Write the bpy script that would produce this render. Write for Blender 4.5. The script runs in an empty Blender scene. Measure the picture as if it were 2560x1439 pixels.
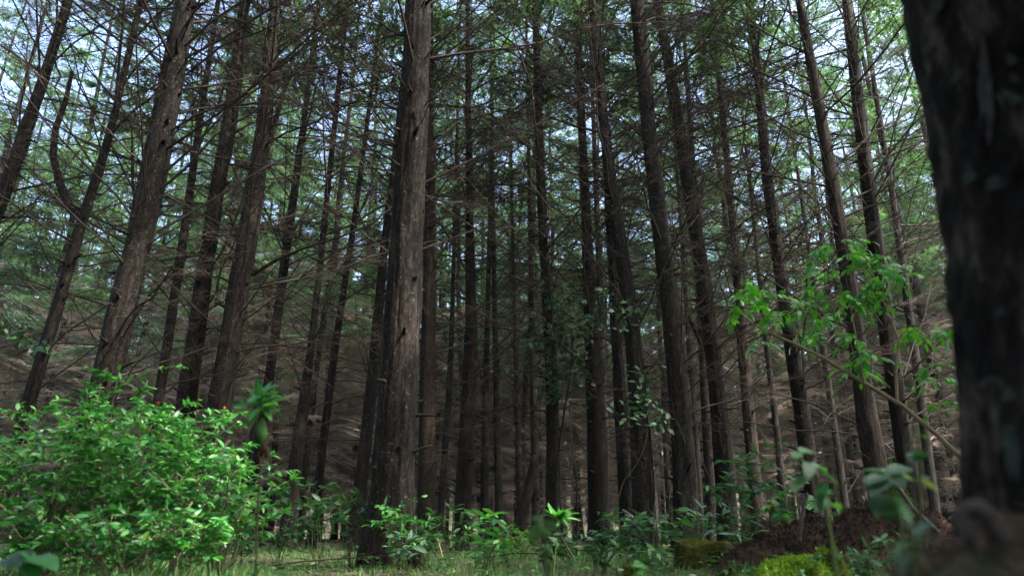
import bpy, math, random
import numpy as np
from mathutils import Vector, Matrix

random.seed(7)
RNG = np.random.default_rng(11)
scene = bpy.context.scene
COL = scene.collection
R = math.radians

# ------------------------------------------------------------------ camera
FPX = 1738.0                       # focal length in pixels of the 2560 px wide photograph
CAM_H = 0.30
PITCH = R(19.5)
cam_data = bpy.data.cameras.new('camera')
cam = bpy.data.objects.new('camera', cam_data)
COL.objects.link(cam)
cam_data.sensor_width = 36.0
cam_data.lens = 36.0 * FPX / 2560.0
cam_data.clip_start = 0.02
cam_data.clip_end = 3000.0
cam.location = (0, 0, CAM_H)
cam.rotation_euler = (R(90) + PITCH, 0, 0)
cam_data.dof.use_dof = True
cam_data.dof.focus_distance = 10.0
cam_data.dof.aperture_fstop = 2.0
scene.camera = cam

# ------------------------------------------------------------------ sky, sun, exposure
SUN_EL, SUN_AZ = R(56), R(118)
world = bpy.data.worlds.new('World')
scene.world = world
world.use_nodes = True
wn = world.node_tree
sky = wn.nodes.new('ShaderNodeTexSky')
sky.sky_type = 'NISHITA'
sky.sun_disc = False
sky.sun_elevation = SUN_EL
sky.sun_rotation = SUN_AZ
sky.air_density = 1.0
sky.dust_density = 5.0
sky.ozone_density = 2.0
bg = wn.nodes['Background']
wn.links.new(sky.outputs['Color'], bg.inputs['Color'])
bg.inputs['Strength'].default_value = 0.15
sun_data = bpy.data.lights.new('sun', 'SUN')
sun_data.energy = 2.4
sun_data.angle = R(0.6)
sun_data.color = (1.0, 0.93, 0.82)
sun = bpy.data.objects.new('sun', sun_data)
COL.objects.link(sun)
sd = Vector((math.sin(SUN_AZ) * math.cos(SUN_EL), math.cos(SUN_AZ) * math.cos(SUN_EL), math.sin(SUN_EL)))
sun.rotation_euler = sd.to_track_quat('Z', 'Y').to_euler()
sun.location = (30, 20, 60)
vs = scene.view_settings
vs.view_transform = 'Standard'
vs.look = 'None'
vs.exposure = 2.7
vs.gamma = 1.0
vs.use_curve_mapping = False
scene.cycles.max_bounces = 8
scene.cycles.diffuse_bounces = 5
scene.cycles.glossy_bounces = 2
scene.cycles.transmission_bounces = 4
HAZE = 0.0003
scene.cycles.volume_bounces = 1
scene.cycles.use_denoising = True
scene.cycles.denoiser = 'OPENIMAGEDENOISE'

# ------------------------------------------------------------------ pixel -> place
CP, SP = math.cos(PITCH), math.sin(PITCH)
def ray(px, py):
    u, v = (px - 1280.0) / FPX, (719.5 - py) / FPX
    return np.array([u, CP - v * SP, SP + v * CP])
def at(px, py, Y):
    """the point at forward distance Y (metres) seen at that pixel of the photograph"""
    d = ray(px, py)
    return np.array([0, 0, CAM_H]) + d * (Y / d[1])
def depth(P):
    return P[1] * CP + (P[2] - CAM_H) * SP
def m_per_px(px, py, Y):
    return depth(at(px, py, Y)) / FPX

# ------------------------------------------------------------------ mesh helpers
class Geo:
    def __init__(self):
        self.v, self.t, self.q, self.n = [], [], [], 0
    def add(self, v, t=None, q=None):
        v = np.asarray(v, dtype=np.float32).reshape(-1, 3)
        if t is not None and len(t): self.t.append(np.asarray(t, dtype=np.int32).reshape(-1, 3) + self.n)
        if q is not None and len(q): self.q.append(np.asarray(q, dtype=np.int32).reshape(-1, 4) + self.n)
        self.v.append(v); self.n += len(v)
    def arrays(self):
        V = np.concatenate(self.v) if self.v else np.zeros((0, 3), np.float32)
        T = np.concatenate(self.t) if self.t else np.zeros((0, 3), np.int32)
        Q = np.concatenate(self.q) if self.q else np.zeros((0, 4), np.int32)
        return V, T, Q
    def add_geo(self, arr, M=None):
        V, T, Q = arr
        if M is not None:
            V = V @ M[:3, :3].T.astype(np.float32) + M[:3, 3].astype(np.float32)
        self.add(V, T, Q)
    def mesh(self, name, mat, smooth=True):
        V, T, Q = self.arrays()
        me = bpy.data.meshes.new(name)
        me.vertices.add(len(V)); me.vertices.foreach_set('co', V.astype(np.float32).ravel())
        nl = len(T) * 3 + len(Q) * 4
        me.loops.add(nl)
        me.loops.foreach_set('vertex_index', np.concatenate([T.ravel(), Q.ravel()]).astype(np.int32))
        me.polygons.add(len(T) + len(Q))
        ls = np.concatenate([np.arange(len(T)) * 3, len(T) * 3 + np.arange(len(Q)) * 4]).astype(np.int32)
        me.polygons.foreach_set('loop_start', ls)
        try:
            me.polygons.foreach_set('loop_total', np.concatenate([np.full(len(T), 3), np.full(len(Q), 4)]).astype(np.int32))
        except Exception:
            pass
        if smooth:
            me.polygons.foreach_set('use_smooth', np.ones(len(T) + len(Q), dtype=bool))
        me.materials.append(mat)
        me.update(calc_edges=True)
        me.validate()
        return me

def norm(a):
    a = np.asarray(a, float)
    return a / np.maximum(np.linalg.norm(a, axis=-1, keepdims=True), 1e-9)

def tube(g, pts, radii, sides=6, cap=True, rough=0.0, rng=None):
    pts = np.asarray(pts, float); radii = np.asarray(radii, float)
    n = len(pts)
    tan = norm(np.gradient(pts, axis=0))
    ref = np.array([0, 1.0, 0]) if abs(tan[:, 1]).max() < 0.9 else np.array([1.0, 0, 0])
    if abs(tan @ ref).max() > 0.97: ref = np.array([0.3, 0.5, 0.8])
    A = norm(np.cross(tan, ref)); B = np.cross(tan, A)
    th = np.linspace(0, 2 * np.pi, sides, endpoint=False)
    rr = radii[:, None] * np.ones(sides)[None, :]
    if rough: rr = rr * (1 + rough * (rng or RNG).standard_normal(rr.shape))
    V = pts[:, None, :] + rr[..., None] * (np.cos(th)[None, :, None] * A[:, None, :] + np.sin(th)[None, :, None] * B[:, None, :])
    i = np.arange(n - 1)[:, None] * sides; j = np.arange(sides)[None, :]; k = (j + 1) % sides
    Q = np.stack([i + j, i + k, i + sides + k, i + sides + j], -1).reshape(-1, 4)
    V = V.reshape(-1, 3); T = []
    if cap:
        V = np.vstack([V, pts[-1:] + tan[-1:] * radii[-1] * 0.5])
        T = [[(n - 1) * sides + a, (n - 1) * sides + (a + 1) % sides, n * sides] for a in range(sides)]
    g.add(V, T, Q)

def cones(g, P0, P1, r):
    """many thin three-sided twigs"""
    P0 = np.asarray(P0, float); P1 = np.asarray(P1, float); n = len(P0)
    if n == 0: return
    r = np.broadcast_to(np.asarray(r, float), (n,))
    d = norm(P1 - P0)
    ref = np.where(np.abs(d[:, 2:3]) > 0.9, np.array([[1.0, 0, 0]]), np.array([[0, 0, 1.0]]))
    A = norm(np.cross(d, ref)); B = np.cross(d, A)
    V = np.empty((n, 4, 3))
    for k in range(3):
        a = 2.094 * k
        V[:, k] = P0 + r[:, None] * (math.cos(a) * A + math.sin(a) * B)
    V[:, 3] = P1
    b = np.arange(n)[:, None] * 4
    T = np.concatenate([b + [0, 1, 3], b + [1, 2, 3], b + [2, 0, 3]])
    g.add(V, T)

def blades(g, P, D, N, L, W, bend=0.0):
    """many leaf-sized diamond faces: base P, direction D, face normal about N"""
    n = len(P); D = norm(D); S = norm(np.cross(D, N)); U = np.cross(S, D)
    L = np.broadcast_to(L, (n,))[:, None]; W = np.broadcast_to(W, (n,))[:, None]
    V = np.empty((n, 4, 3))
    V[:, 0] = P
    V[:, 1] = P + D * L * 0.45 + S * W * 0.5
    V[:, 2] = P + D * L - U * L * bend
    V[:, 3] = P + D * L * 0.45 - S * W * 0.5
    b = np.arange(n)[:, None] * 4
    g.add(V, None, b + [0, 1, 2, 3])

# ------------------------------------------------------------------ objects
def link(name, data, parent=None):
    o = bpy.data.objects.new(name, data)
    COL.objects.link(o)
    if parent is not None: o.parent = parent
    return o
def tag(o, label=None, cat=None, group=None, kind=None):
    if label: o['label'] = label
    if cat: o['category'] = cat
    if group: o['group'] = group
    if kind: o['kind'] = kind
    return o
def thing(name, loc, label, cat, group=None):
    o = link(name, None)
    o.location = Vector(loc)
    o.empty_display_size = 0.1
    return tag(o, label, cat, group)

# ------------------------------------------------------------------ materials
def new_mat(name):
    m = bpy.data.materials.new(name); m.use_nodes = True
    nt = m.node_tree
    return m, nt, nt.nodes['Principled BSDF'], nt.nodes['Material Output']
def ramp(nt, stops):
    r = nt.nodes.new('ShaderNodeValToRGB')
    e = r.color_ramp.elements
    e[0].position, e[0].color = stops[0][0], (*stops[0][1], 1)
    e[1].position, e[1].color = stops[-1][0], (*stops[-1][1], 1)
    for p, c in stops[1:-1]:
        x = e.new(p); x.color = (*c, 1)
    return r
def noise(nt, coord, scale, detail=4, rough=0.6, vec_scale=None, dist=0.0):
    n = nt.nodes.new('ShaderNodeTexNoise')
    n.inputs['Scale'].default_value = scale
    n.inputs['Detail'].default_value = detail
    n.inputs['Roughness'].default_value = rough
    n.inputs['Distortion'].default_value = dist
    if vec_scale:
        mp = nt.nodes.new('ShaderNodeMapping'); mp.inputs['Scale'].default_value = vec_scale
        nt.links.new(coord, mp.inputs['Vector']); coord = mp.outputs['Vector']
    nt.links.new(coord, n.inputs['Vector'])
    return n
def mix_rgb(nt, fac, a, b, mode='MIX'):
    m = nt.nodes.new('ShaderNodeMix'); m.data_type = 'RGBA'; m.blend_type = mode
    for sock, val in ((m.inputs[0], fac), (m.inputs[6], a), (m.inputs[7], b)):
        if isinstance(val, (int, float)): sock.default_value = val
        elif isinstance(val, tuple): sock.default_value = (*val, 1)
        else: nt.links.new(val, sock)
    return m.outputs[2]
def math_node(nt, op, a, b=None):
    m = nt.nodes.new('ShaderNodeMath'); m.operation = op
    for i, v in enumerate((a, b)):
        if v is None: continue
        if isinstance(v, (int, float)): m.inputs[i].default_value = v
        else: nt.links.new(v, m.inputs[i])
    return m.outputs[0]

def bark_material(name, dark, mid, light, lichen=0.35, scale=1.0, moss=0.0):
    m, nt, bs, out = new_mat(name)
    co = nt.nodes.new('ShaderNodeTexCoord').outputs['Object']
    oi = nt.nodes.new('ShaderNodeObjectInfo')
    n1 = noise(nt, co, 9 * scale, 6, 0.7, (2.6, 2.6, 0.45), 0.6)       # long vertical ridges
    n2 = noise(nt, co, 34 * scale, 4, 0.7, (1.3, 1.3, 0.5))             # scales of the bark
    n3 = noise(nt, co, 1.1, 3, 0.6)
    f = math_node(nt, 'ADD', math_node(nt, 'MULTIPLY', n1.outputs['Fac'], 0.48), math_node(nt, 'MULTIPLY', n2.outputs['Fac'], 0.52))
    r = ramp(nt, [(0.40, dark), (0.50, mid), (0.60, light)])
    nt.links.new(f, r.inputs['Fac'])
    col = r.outputs['Color']
    # large tonal patches
    big = ramp(nt, [(0.3, (0.62, 0.6, 0.6)), (0.7, (1.25, 1.2, 1.15))])
    nt.links.new(n3.outputs['Fac'], big.inputs['Fac'])
    col = mix_rgb(nt, 1.0, col, big.outputs['Color'], 'MULTIPLY')
    # pale lichen flecks
    v = noise(nt, co, 42 * scale, 2, 0.5)
    lr = ramp(nt, [(0.66, (0, 0, 0)), (0.71, (1, 1, 1))])
    nt.links.new(v.outputs['Fac'], lr.inputs['Fac'])
    lf = math_node(nt, 'MULTIPLY', lr.outputs['Color'], lichen)
    col = mix_rgb(nt, lf, col, (0.26, 0.27, 0.24))
    if moss:
        mo = noise(nt, co, 2.3, 4, 0.65)
        mr = ramp(nt, [(0.55, (0, 0, 0)), (0.68, (1, 1, 1))])
        nt.links.new(mo.outputs['Fac'], mr.inputs['Fac'])
        col = mix_rgb(nt, math_node(nt, 'MULTIPLY', mr.outputs['Color'], moss), col, (0.05, 0.065, 0.012))
    hv = nt.nodes.new('ShaderNodeHueSaturation')
    nt.links.new(math_node(nt, 'ADD', math_node(nt, 'MULTIPLY', oi.outputs['Random'], 0.6), 0.7), hv.inputs['Value'])
    nt.links.new(col, hv.inputs['Color'])
    nt.links.new(hv.outputs['Color'], bs.inputs['Base Color'])
    bs.inputs['Roughness'].default_value = 0.9
    bs.inputs['Specular IOR Level'].default_value = 0.2
    b = nt.nodes.new('ShaderNodeBump'); b.inputs['Strength'].default_value = 0.9; b.inputs['Distance'].default_value = 0.02 / scale
    nt.links.new(f, b.inputs['Height']); nt.links.new(b.outputs['Normal'], bs.inputs['Normal'])
    return m

def leaf_material(name, a, b, c, trans=0.35, rough=0.42, spec=0.5, island=True):
    """leaf colours vary from leaf to leaf between a, b and c"""
    m, nt, bs, out = new_mat(name)
    oi = nt.nodes.new('ShaderNodeObjectInfo')
    val = oi.outputs['Random']
    if island:
        gi = nt.nodes.new('ShaderNodeNewGeometry')
        val = math_node(nt, 'FRACT', math_node(nt, 'ADD', val, gi.outputs['Random Per Island']))
    r = ramp(nt, [(0.0, a), (0.5, b), (1.0, c)])
    nt.links.new(val, r.inputs['Fac'])
    nt.links.new(r.outputs['Color'], bs.inputs['Base Color'])
    bs.inputs['Roughness'].default_value = rough
    bs.inputs['Specular IOR Level'].default_value = spec
    if trans:
        tr = nt.nodes.new('ShaderNodeBsdfTranslucent')
        tc = mix_rgb(nt, 1.0, r.outputs['Color'], (1.15, 1.5, 0.5), 'MULTIPLY')
        nt.links.new(tc, tr.inputs['Color'])
        ms = nt.nodes.new('ShaderNodeMixShader'); ms.inputs[0].default_value = trans
        nt.links.new(bs.outputs[0], ms.inputs[1]); nt.links.new(tr.outputs[0], ms.inputs[2])
        nt.links.new(ms.outputs[0], out.inputs['Surface'])
    return m

def plain(name, cols, scale=8.0, rough=0.9, bump=0.0, spec=0.2, stretch=None):
    m, nt, bs, out = new_mat(name)
    co = nt.nodes.new('ShaderNodeTexCoord').outputs['Object']
    n = noise(nt, co, scale, 5, 0.65, stretch)
    st = [(0.3 + 0.4 * i / (len(cols) - 1), c) for i, c in enumerate(cols)]
    r = ramp(nt, st); nt.links.new(n.outputs['Fac'], r.inputs['Fac'])
    nt.links.new(r.outputs['Color'], bs.inputs['Base Color'])
    bs.inputs['Roughness'].default_value = rough
    bs.inputs['Specular IOR Level'].default_value = spec
    if bump:
        b = nt.nodes.new('ShaderNodeBump'); b.inputs['Strength'].default_value = 0.8; b.inputs['Distance'].default_value = bump
        nt.links.new(n.outputs['Fac'], b.inputs['Height']); nt.links.new(b.outputs['Normal'], bs.inputs['Normal'])
    return m

def twig_material(name, a, b):
    m, nt, bs, out = new_mat(name)
    gi = nt.nodes.new('ShaderNodeNewGeometry')
    r = ramp(nt, [(0.0, a), (1.0, b)])
    nt.links.new(gi.outputs['Random Per Island'], r.inputs['Fac'])
    nt.links.new(r.outputs['Color'], bs.inputs['Base Color'])
    bs.inputs['Roughness'].default_value = 0.9
    bs.inputs['Specular IOR Level'].default_value = 0.15
    return m

M_BARK = bark_material('spruce_bark', (0.0035, 0.0028, 0.0024), (0.0105, 0.0083, 0.0069), (0.033, 0.0275, 0.0235))
M_BARK_BIG = bark_material('ridged_grey_bark', (0.005, 0.0039, 0.0032), (0.015, 0.012, 0.0099), (0.046, 0.0385, 0.033), 0.4, 0.8)
M_BARK_RED = bark_material('reddish_bark', (0.005, 0.0034, 0.0027), (0.016, 0.0112, 0.0086), (0.044, 0.032, 0.025), 0.3)
M_BARK_NEAR = bark_material('near_bark', (0.004, 0.003, 0.0025), (0.015, 0.011, 0.0085), (0.11, 0.088, 0.072), 0.15, 0.42)  # dark bark with paler ridges at a coarse scale
M_DEAD = twig_material('branch_wood_lit', (0.13, 0.103, 0.084), (0.32, 0.262, 0.22))  # pale branch wood; brightness put into the colour to lighten the deep forest
M_LIMB = twig_material('branch_wood_shaded', (0.022, 0.0175, 0.0145), (0.070, 0.056, 0.046))  # darker copy of the branch wood; silhouette shade put into the colour
M_NEEDLE = leaf_material('spruce_needles', (0.060, 0.128, 0.104), (0.092, 0.165, 0.128), (0.135, 0.182, 0.122), 0.5, 0.55, 0.35)
M_LANT = leaf_material('shrub_leaf', (0.018, 0.115, 0.042), (0.065, 0.28, 0.062), (0.14, 0.36, 0.085), 0.3, 0.36, 0.5)
M_LANT2 = leaf_material('herb_leaf', (0.018, 0.075, 0.025), (0.035, 0.115, 0.035), (0.065, 0.16, 0.045), 0.3, 0.42, 0.5)
M_COOL = leaf_material('cool_green_leaf', (0.030, 0.085, 0.050), (0.045, 0.12, 0.065), (0.075, 0.17, 0.065), 0.3, 0.55, 0.3)
M_PALE = leaf_material('pale_leaf', (0.06, 0.17, 0.03), (0.09, 0.21, 0.05), (0.14, 0.24, 0.05), 0.4, 0.45, 0.4)
M_SAP = leaf_material('sapling_leaf', (0.03, 0.15, 0.04), (0.07, 0.26, 0.035), (0.16, 0.38, 0.05), 0.4, 0.4, 0.5)
M_IVY = leaf_material('ivy_leaf', (0.010, 0.040, 0.018), (0.018, 0.062, 0.022), (0.035, 0.11, 0.025), 0.2, 0.5, 0.35)
M_STEM = plain('shrub_stem', [(0.09, 0.075, 0.05), (0.24, 0.20, 0.14)], 14)
M_DARKSTEM = plain('dark_stem', [(0.03, 0.024, 0.015), (0.09, 0.072, 0.045)], 14)
M_GSTEM = plain('green_stem', [(0.05, 0.10, 0.03), (0.12, 0.15, 0.06)], 14)
M_PALESTEM = plain('pale_brown_stem', [(0.13, 0.11, 0.07), (0.26, 0.22, 0.14)], 10)
M_FLOWER = plain('orange_flower', [(0.55, 0.10, 0.01), (0.75, 0.25, 0.02)], 120, 0.5)
M_PINK = plain('pink_petal', [(0.45, 0.08, 0.28), (0.6, 0.2, 0.45)], 60, 0.5)
M_SOIL = plain('dark_red_soil', [(0.010, 0.006, 0.004), (0.032, 0.019, 0.013), (0.075, 0.046, 0.032)], 22, 1.0, 0.02)
M_MOSS = leaf_material('bright_moss', (0.07, 0.16, 0.010), (0.12, 0.22, 0.015), (0.18, 0.26, 0.025), 0.2, 0.8, 0.2)
M_MOSSBED = plain('moss_bed', [(0.02, 0.04, 0.006), (0.06, 0.11, 0.01), (0.11, 0.15, 0.016)], 40, 1.0, 0.01)
M_MOSSDARK = plain('dark_moss', [(0.018, 0.02, 0.005), (0.045, 0.052, 0.010), (0.10, 0.105, 0.012)], 26, 1.0, 0.01)
M_WOOD = plain('weathered_wood', [(0.04, 0.032, 0.025), (0.11, 0.09, 0.072), (0.20, 0.17, 0.14)], 9, 0.85, 0.01, 0.2, (3, 3, 0.5))
M_SOILTWIG = twig_material('soil_crumb', (0.010, 0.006, 0.004), (0.12, 0.078, 0.054))
M_YMOSS = leaf_material('yellow_moss', (0.09, 0.11, 0.010), (0.15, 0.16, 0.014), (0.22, 0.20, 0.025), 0.2, 0.8, 0.2)
M_ROOT = plain('grey_root', [(0.03, 0.025, 0.022), (0.11, 0.10, 0.095)], 40, .9, .01)
M_GRASS = leaf_material('grass_blade', (0.04, 0.13, 0.035), (0.075, 0.19, 0.05), (0.17, 0.26, 0.08), 0.35, 0.5, 0.35)
M_LITTER = twig_material('fallen_needle_litter', (0.06, 0.04, 0.028), (0.24, 0.17, 0.12))

# ------------------------------------------------------------------ ground
def bump(x, y, cx, cy, r, h):
    d2 = ((x - cx) ** 2 + (y - cy) ** 2) / (r * r)
    return h * np.exp(-d2)
def ground_z(x, y):
    x = np.asarray(x, float); y = np.asarray(y, float)
    z = 0.025 * np.sin(x * 0.9 + 1.3) * np.cos(y * 0.7) + 0.02 * np.sin(x * 2.3 + y * 1.7) * np.exp(-np.abs(y) / 20)
    z = z * np.clip(y / 4.0, 0.2, 1)
    z = z + bump(x, y, 0.72, 0.82, 0.48, 0.325) + bump(x, y, 2.3, 5.0, 1.1, 0.10)
    z = z + 0.15 * np.clip(y - 64, 0, 170)
    return z
def gz(x, y): return float(ground_z(x, y))

def build_ground():
    ys = np.concatenate([[-300, -80, -30, -10, -4], np.arange(-2, 3, 0.07), np.arange(3, 14, 0.16), np.geomspace(14, 420, 40)])
    xs = np.concatenate([-np.geomspace(12, 400, 28)[::-1], np.arange(-11.8, -3, 0.3), np.arange(-3, 3, 0.07), np.arange(3, 12, 0.3), np.geomspace(12, 400, 28)])
    X, Y = np.meshgrid(xs, ys)
    Z = ground_z(X, Y)
    near = (np.abs(X) < 14) & (Y < 16)
    Z = Z + near * 0.008 * RNG.standard_normal(Z.shape)
    V = np.stack([X, Y, Z], -1).reshape(-1, 3)
    nx = len(xs); i = np.arange(len(ys) - 1)[:, None] * nx; j = np.arange(nx - 1)[None, :]
    Q = np.stack([i + j, i + j + 1, i + nx + j + 1, i + nx + j], -1).reshape(-1, 4)
    m, nt, bs, out = new_mat('forest_floor_soil')
    co = nt.nodes.new('ShaderNodeTexCoord').outputs['Object']
    n1 = noise(nt, co, 18, 6, 0.7); n2 = noise(nt, co, 0.55, 4, 0.6)
    r1 = ramp(nt, [(0.3, (0.025, 0.017, 0.011)), (0.5, (0.065, 0.045, 0.03)), (0.7, (0.13, 0.092, 0.066))])
    r2 = ramp(nt, [(0.3, (0.018, 0.035, 0.010)), (0.7, (0.055, 0.09, 0.022))])
    r3 = ramp(nt, [(0.42, (0, 0, 0)), (0.6, (1, 1, 1))])
    nt.links.new(n1.outputs['Fac'], r1.inputs['Fac']); nt.links.new(n1.outputs['Fac'], r2.inputs['Fac']); nt.links.new(n2.outputs['Fac'], r3.inputs['Fac'])
    nt.links.new(mix_rgb(nt, r3.outputs['Color'], r1.outputs['Color'], r2.outputs['Color']), bs.inputs['Base Color'])
    bs.inputs['Roughness'].default_value = 1.0
    b = nt.nodes.new('ShaderNodeBump'); b.inputs['Distance'].default_value = 0.03
    nt.links.new(n1.outputs['Fac'], b.inputs['Height']); nt.links.new(b.outputs['Normal'], bs.inputs['Normal'])
    g = Geo(); g.add(V, None, Q)
    tag(link('ground', g.mesh('ground', m)), kind='structure')
build_ground()

# ------------------------------------------------------------------ branches
def dead_branch(rng, L=2.6, twigs=34, sub=6, rise=0.1, thick=1.0, droop=0.16, limb=0.0145):
    """a bare limb along +X with a herringbone of dead twigs and hanging hair"""
    g = Geo()
    n = 8
    t = np.linspace(0, 1, n)
    pts = np.stack([t * L, np.cumsum(rng.normal(0, 0.035, n)) * L * 0.3, rise * t * L - droop * L * t ** 2 + np.cumsum(rng.normal(0, 0.012, n)) * L], -1)
    pts -= pts[0]
    tube(g, pts, np.interp(t, [0, 1], [limb, 0.004]), 4)
    tt = rng.uniform(0.18, 1.0, twigs)
    P = np.stack([np.interp(tt, t, pts[:, k]) for k in range(3)], -1)
    side = np.where(rng.random(twigs) < 0.5, -1, 1)
    tl = (1.05 - 0.75 * tt) * rng.uniform(0.35, 1.0, twigs) * 0.36 * L
    D = norm(np.stack([rng.uniform(0.35, 1.0, twigs), side * rng.uniform(0.5, 1.0, twigs), rng.normal(-0.02, 0.22, twigs)], -1))
    mid = P + D * tl[:, None] * 0.5
    D2 = norm(D + np.stack([rng.uniform(0.0, 0.4, twigs), rng.normal(0, 0.1, twigs), rng.uniform(-0.35, 0.02, twigs)], -1))
    end = mid + D2 * tl[:, None] * 0.5
    cones(g, P, mid + D * tl[:, None] * 0.12, 0.0058 * thick)
    cones(g, mid, end, 0.0042 * thick)
    m = twigs * sub
    pi = np.repeat(np.arange(twigs), sub); s = rng.uniform(0.15, 1, m)[:, None]
    Q = P[pi] * (1 - s) + end[pi] * s
    E = norm(D[pi] * 0.9 + np.stack([rng.normal(0, .5, m), rng.normal(0, .5, m), rng.uniform(-0.9, 0.15, m)], -1))
    cones(g, Q, Q + E * (rng.uniform(0.06, 0.26, m) * L * 0.38)[:, None], 0.0034 * thick)
    return g.arrays()

def live_branch(rng, L=2.4, twigs=30, per=13):
    """limb, twigs (wood) and needle sprays (foliage)"""
    w, f = Geo(), Geo()
    n = 7; t = np.linspace(0, 1, n)
    pts = np.stack([t * L, np.cumsum(rng.normal(0, 0.03, n)) * L * 0.3, 0.22 * t * L - 0.34 * L * t ** 2], -1); pts -= pts[0]
    tube(w, pts, np.interp(t, [0, 1], [0.016, 0.004]), 3)
    tt = rng.uniform(0.28, 1.0, twigs)
    P = np.stack([np.interp(tt, t, pts[:, k]) for k in range(3)], -1)
    side = np.where(rng.random(twigs) < 0.5, -1, 1)
    tl = (1.15 - 0.75 * tt) * rng.uniform(0.4, 1.0, twigs) * 0.42 * L
    D = norm(np.stack([rng.uniform(0.35, 1.0, twigs), side * rng.uniform(0.4, 1.0, twigs), rng.uniform(-0.35, 0.12, twigs)], -1))
    end = P + D * tl[:, None]
    cones(w, P, end, 0.0055)
    m = twigs * per
    pi = np.repeat(np.arange(twigs), per); s = rng.uniform(0.1, 1.05, m)[:, None]
    Q = P[pi] * (1 - s) + end[pi] * s
    E = norm(D[pi] + np.stack([rng.normal(0, .55, m), rng.normal(0, .55, m), rng.uniform(-0.9, 0.2, m)], -1))
    N = norm(np.stack([rng.normal(0, .5, m), rng.normal(0, .5, m), np.ones(m)], -1))
    blades(f, Q, E, N, rng.uniform(0.09, 0.22, m), rng.uniform(0.019, 0.042, m), 0.1)
    return w.arrays(), f.arrays()

def place_M(p, az, pitch, sc, roll=0.0):
    return np.array(Matrix.Translation(Vector(p)) @ Matrix.Rotation(az, 4, 'Z') @ Matrix.Rotation(-pitch, 4, 'Y') @ Matrix.Rotation(roll, 4, 'X') @ Matrix.Scale(sc, 4))

rngb = np.random.default_rng(5)
DEAD = [dead_branch(rngb, 2.6, int(rngb.integers(28, 42)), 9, rngb.uniform(0.0, 0.25)) for _ in range(9)]
LIVE = [live_branch(rngb, 2.4, 32, 15) for _ in range(7)]
BRANCH_MESH = []
for k in range(12):
    g = Geo(); g.add_geo(dead_branch(rngb, 3.1, int(rngb.integers(18, 36)), 6, rngb.uniform(0.05, 0.3), 0.7, rngb.uniform(0.03, 0.14), 0.016)); BRANCH_MESH.append(g.mesh('branch', M_LIMB, False))

def crown_geo(rng, z0, z1, n, lmax):
    w, f = Geo(), Geo()
    for k in range(n):
        u = (k + rng.random()) / n
        z = z0 + (z1 - z0) * u
        l = (lmax * (0.75 + 0.25 * min(1, u * 5))) * (1 - 0.80 * max(0, (u - 0.25) / 0.75) ** 1.2) / 2.4 * rng.uniform(0.65, 1.15)
        M = place_M((0, 0, z), rng.uniform(0, 6.283), rng.uniform(-0.25, 0.2) + 0.35 * u, l, rng.uniform(-.3, .3))
        a, b = LIVE[int(rng.integers(len(LIVE)))]
        w.add_geo(a, M); f.add_geo(b, M)
    return w, f

# tree kinds that the forest is made of
PROTO = []
rngt = np.random.default_rng(21)
for k in range(6):
    H = 22 + 4 * rngt.random()
    z0 = [6.2, 8.0, 7.0, 9.0, 5.8, 8.4][k]
    g = Geo(); zz = np.concatenate([[-0.3, 0, 0.25, 0.8], np.linspace(2, H, 22)])
    r = 0.115 * (1 - zz.clip(0) / H) ** 0.75 + 0.012
    r[:2] *= 1.45; r[2] *= 1.22
    wob = np.cumsum(rngt.normal(0, 0.025, (len(zz), 2)), axis=0)
    tube(g, np.stack([wob[:, 0], wob[:, 1], zz], -1), r, 9, True, 0.05, rngt)
    trunk = g.mesh('trunk', M_BARK, True)
    g = Geo()
    nd = 78
    for i in range(nd):
        u = i / nd
        z = 0.5 + (z0 + 0.8 - 0.5) * u
        sc = (0.45 + 0.65 * min(1, u * 1.8)) * rngt.uniform(0.55, 1.15)
        g.add_geo(DEAD[int(rngt.integers(len(DEAD)))], place_M((np.interp(z, zz, wob[:, 0]), np.interp(z, zz, wob[:, 1]), z), rngt.uniform(0, 6.283), rngt.uniform(-0.25, 0.4), sc, rngt.uniform(-.5, .5)))
    dead = g.mesh('dead_crown', M_DEAD, False)
    w, f = crown_geo(rngt, z0 - 1.5, H - 0.3, 70, 2.65)
    PROTO.append(dict(H=H, z0=z0, trunk=trunk, dead=dead, wood=w.mesh('limb_mass', M_LIMB, False), leaf=f.mesh('crown', M_NEEDLE, False)))
# crowns for the individually placed trees, starting at height zero
HCROWN = []
for k in range(4):
    w, f = crown_geo(rngt, 0, 13.5, 40, 2.5)
    HCROWN.append((w.mesh('limb_mass', M_LIMB, False), f.mesh('crown', M_NEEDLE, False)))

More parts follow.
